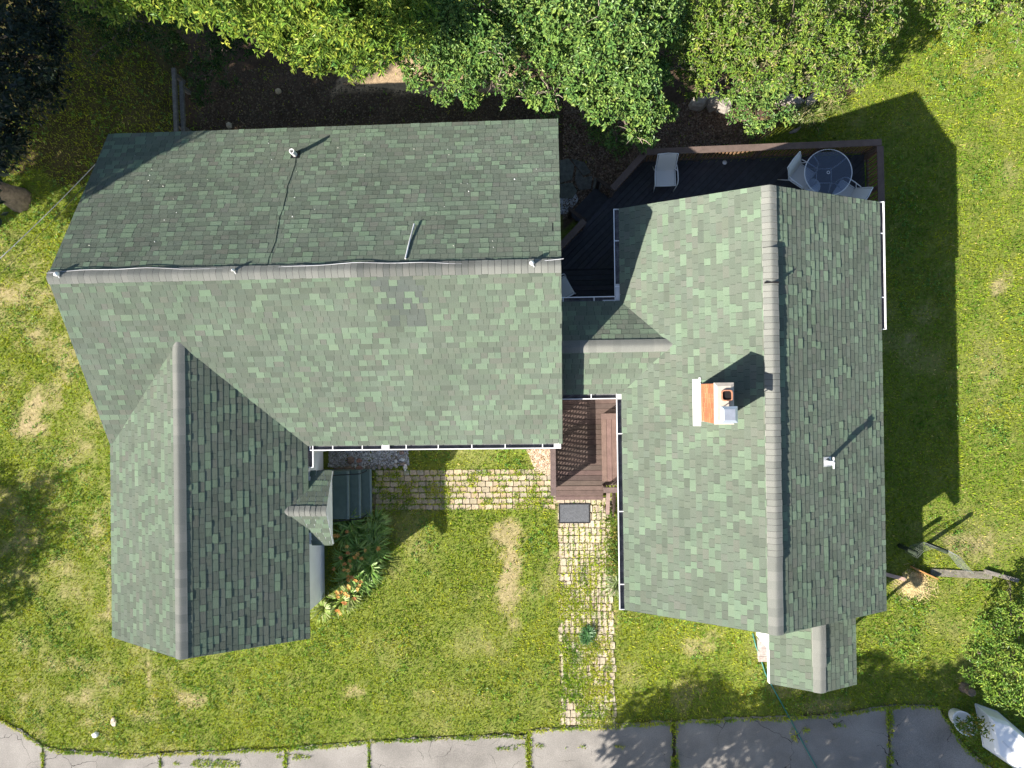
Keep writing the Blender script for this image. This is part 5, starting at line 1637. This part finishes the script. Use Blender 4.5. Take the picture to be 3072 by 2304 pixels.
root = thing('weed_clump', 'dark blue-green weed clump growing in the paver walk', 'weed', (p[0], p[1], 0))
mb = MB()
for q in range(5):
    strap_plant(mb, (p[0] + random.uniform(-.2, .2), p[1] + random.uniform(-.12, .12), 0), 60, .2, .009, [(.055, .14, .04), (.07, .165, .05), (.04, .11, .035)], .6)
mb.build('leaves', M['leaf'], root)
TUFT_LABELS = ['tall wispy grass tuft beside the long pale rock', 'tall wispy grass tuft beside the slanting grey rock', 'tall wispy grass tuft farthest out on the back lawn', 'shorter grass tuft at the shadow edge below the pale rock']
for k, (px, py, nn) in enumerate([(2400, 350, 5), (2440, 340, 5), (2490, 320, 5), (2420, 365, 4)]):
    p = at(px, py)
    root = thing('grass_tuft', TUFT_LABELS[k], 'grass tuft', (p[0], p[1], 0), 'tall grass tufts by the rocks')
    mb = MB()
    for q in range(nn):
        strap_plant(mb, (p[0] + random.uniform(-.2, .2), p[1] + random.uniform(-.12, .12), 0), 34, .34, .007, [(.12, .18, .03), (.16, .21, .04), (.3, .27, .12)], .8)
    mb.build('leaves', M['leaf'], root)

# ------------------------------------------------------------------ loose things
def plank(label, a, b, w, h, col, z=.04, mat='weathered', cat='plank', name='plank', z2=None):
    p, q = at(*a), at(*b)
    o = MB().bar((p[0], p[1], z), (q[0], q[1], z2 if z2 is not None else z), w, h, col).build(name, M[mat], bevel=.006)
    return tag(o, label, cat)


plank('orange-brown board leaning edgewise by the straw beside the east house', (2730, 1698), (2806, 1733), .035, .17, (.42, .21, .07), .085, 'deckwood')
plank('short pale pink board sticking out from under the eave', (2620, 1712), (2712, 1736), .10, .04, (.42, .29, .23), .08, 'deckwood')
plank('long flat weathered grey timber lying across the side lawn', (2790, 1716), (2975, 1726), .20, .05, (.17, .155, .125), .012, name='timber', cat='timber')
plank('split grey log at the end of the weathered timber', (2950, 1712), (3050, 1740), .11, .10, (.20, .18, .155), .05, name='log', cat='log')
for k, (a, b, lab) in enumerate((((522, 205, .55), (531, 390, .55), 'long weathered fence timber nearer the dark thicket'), ((545, 245, .45), (553, 400, .45), 'long weathered fence timber nearer the house, lower of the pair'))):
    p, q = at(*a), at(*b)
    root = thing('fence_timber', lab, 'fence', (p[0], p[1], 0), 'pair of fence timbers')
    MB().bar((p[0], p[1], a[2]), (q[0], q[1] - .6, b[2]), .11, .09, (.17, .16, .14)).build('rail', M['weathered'], root)
    for t in (.1, .9):
        c = p + (q - p) * t
        MB().box((c[0] - .05, c[1] - .05, -.05), (c[0] + .05, c[1] + .05, a[2] - .04), (.14, .13, .115)).build('post', M['weathered'], root)

# straw heap
p = at(2745, 1755)
mb = MB()
for k in range(900):
    c = Vector((p[0] + random.gauss(0, .17), p[1] + random.gauss(0, .17), 0))
    h = max(.01, .10 * math.exp(-((c.x - p[0]) ** 2 + (c.y - p[1]) ** 2) / .05)) * random.uniform(.2, 1)
    a = random.uniform(0, math.pi)
    d = Vector((math.cos(a), math.sin(a), random.uniform(-.15, .15))) * random.uniform(.05, .12)
    mb.bar(c + Vector((0, 0, h)) - d, c + Vector((0, 0, h + .01)) + d, .008, .003, jit((.55, .44, .22), .2))
o = mb.build('straw', M['weathered'])
tag(o, 'heap of pale dry straw beside the orange-brown board', 'straw', kind='stuff')

# wire fence with two posts
wf = thing('wire_fence', 'curved piece of green wire fencing standing on the side lawn', 'fence', (10.8, -4.9, 0))
for px, py, h in ((2782, 1631, 1.02), (2699, 1637, .95)):
    c = at(px, py)
    MB().tube([(c[0], c[1], -.05), (c[0], c[1], h * .97), (c[0], c[1], h)], [.06, .058, .03], 12, (.030, .042, .026)).build('post', M['weathered'], wf, smooth=True)
arc = [at(px, py) for px, py in ((2712, 1655), (2730, 1636), (2765, 1625), (2800, 1632), (2835, 1652), (2862, 1685), (2875, 1703))]
for z in np.linspace(.05, .75, 9):
    MB().tube([(a[0], a[1], z) for a in arc], .0035, 5).build('strand', M['fencewire'], wf)
for k in range(len(arc) - 1):
    for t in (0, .2, .4, .6, .8):
        c = arc[k] + (arc[k + 1] - arc[k]) * t
        MB().tube([(c[0], c[1], 0), (c[0], c[1], .78)], .003, 5).build('stay', M['fencewire'], wf)

# garden hose
hp = [at(*q, .02) for q in ((2258, 1900), (2268, 1940), (2282, 1975), (2296, 2020), (2318, 2062), (2350, 2120), (2400, 2212), (2450, 2304), (2520, 2430))]
o = MB().tube([(q[0], q[1], .022) for q in hp], .016, 8).build('garden_hose', M['hose'], smooth=True)
tag(o, 'thin green garden hose running from the porch across the shaded driveway', 'hose')

# overhead wires to the west
def wire(label, a, b, za, zb, r, mat):
    p, q = Vector(at(*a, za)), Vector(at(*b, zb))
    pts = [p.lerp(q, t) - Vector((0, 0, .25 * 4 * t * (1 - t))) for t in np.linspace(0, 1, 20)]
    o = MB().tube(pts, r, 6).build('overhead_wire', M[mat])
    return tag(o, label, 'wire')


wire('thick pale overhead wire leaving the back corner of the large roof', (292, 486), (-500, 1200), 2.75, 5.6, .010, 'greywire')
wire('thin dark overhead wire running beside the thick pale one', (262, 548), (-450, 1225), 2.8, 5.2, .006, 'wire')

# white flat-bottomed boat by the driveway and the oval tub with a plant in front of it
c = at(3010, 2220)
hl = thing('overturned_boat', 'white angular flat-bottomed boat lying upside down at the corner of the driveway', 'boat', (c[0], c[1], 0))
rim_px = [(2926, 2112), (2944, 2200), (2950, 2238), (3040, 2300), (3160, 2390), (3210, 2330), (3060, 2195), (2990, 2135)]
rimp = [Vector(at(*q, .06)) for q in rim_px]
cen = sum(rimp, Vector()) / len(rimp)
lev = [(1.0, .04), (.97, .20), (.90, .42), (.80, .50), (.55, .52)]
n = len(rimp)
mb = MB()
vs = [cen + (p - cen) * q + Vector((0, 0, z)) for q, z in lev for p in rimp]
fs = [(i * n + k, i * n + (k + 1) % n, (i + 1) * n + (k + 1) % n, (i + 1) * n + k) for i in range(len(lev) - 1) for k in range(n)] + [tuple((len(lev) - 1) * n + k for k in range(n))]
mb.add(vs, fs)
mb.build('hull', M['hull'], hl, bevel=.02)
MB().tube([p + Vector((0, 0, .0)) for p in rimp + rimp[:1]], .022, 6).build('gunwale', M['frame'], hl)
for off in (-.16, .16):
    a = cen + (Vector(at(2950, 2150)) - cen) * .62
    b = cen + (Vector(at(3140, 2330)) - cen) * .62
    dv = (b - a).normalized()
    sv = Vector((-dv.y, dv.x, 0)) * off
    MB().bar(a + sv + Vector((0, 0, .55)), b + sv + Vector((0, 0, .55)), .05, .03).build('runner', M['frame'], hl, bevel=.005)
c = at(2872, 2152)
pot = thing('potted_plant', 'leafy yellow-green plant in a white oval tub beside the white boat', 'plant', (c[0], c[1], 0))
n = 28
dv = Vector(at(2905, 2190)) - Vector(at(2860, 2140))
ang = math.atan2(dv.y, dv.x)
prof = [(.20, 0), (.24, .25), (.25, .36), (.27, .38), (.235, .38), (.225, .30)]
vs = []
for r, z in prof:
    for k in range(n):
        t = 2 * math.pi * k / n
        x, y = 1.45 * r * math.cos(t), r * math.sin(t)
        vs.append((c[0] + x * math.cos(ang) - y * math.sin(ang), c[1] + x * math.sin(ang) + y * math.cos(ang), z))
MB().add(vs, [(i * n + k, i * n + (k + 1) % n, (i + 1) * n + (k + 1) % n, (i + 1) * n + k) for i in range(len(prof) - 1) for k in range(n)] + [tuple((len(prof) - 1) * n + k for k in range(n))]).build('tub', M['hull'], pot, smooth=False)
c = at(2896, 2166, .3)
pp = np.stack([rng.normal(c[0] + .05, .17, 70), rng.normal(c[1], .15, 70), rng.uniform(.34, .72, 70)], 1)
V, Fc, C = leaf_cloud(pp, rng.normal(0, .3, (70, 3)) + np.array([-.2, -.1, 1]), 6, .10, [(.13, .22, .03), (.18, .25, .03), (.36, .30, .04), (.10, .18, .03)], width=.4)
link('leaves', fast_mesh('leaves', V, Fc, C), M['leaf'], pot)
MB().tube([(c[0], c[1], .18), (c[0] + .02, c[1], .4), (c[0] + .05, c[1] - .02, .6)], [.015, .012, .006], 6).build('stem', M['bark'], pot)
c = at(2893, 2062)
st = thing('tree_stump', 'dark stump beside the bush above the white hull', 'stump', (c[0], c[1], 0))
MB().tube([(c[0], c[1], -.02), (c[0] + .01, c[1], .1), (c[0] + .02, c[1] - .01, .34)], [.16, .12, .11], 14).build('trunk', M['bark'], st)
MB().tube([(c[0] + .02, c[1] - .01, .34), (c[0] + .02, c[1] - .01, .35)], [.10, .095], 14, (.13, .11, .09)).build('cut_face', M['weathered'], st)

# pale specks fallen on the back slope
n = 40
sx_ = rng.uniform(WX0 + .4, WX1 - .5, n)
sy_ = rng.uniform(WYR + .4, WYN - .2, n)
scatter_chips('roof_litter', 'tiny pale bits of litter scattered over the back roof slope', np.stack([sx_, sy_, WZE + S * (WYN - sy_) + .012], 1), .012, [(.75, .75, .72), (.6, .6, .5), (.7, .72, .7)], M['stone'])
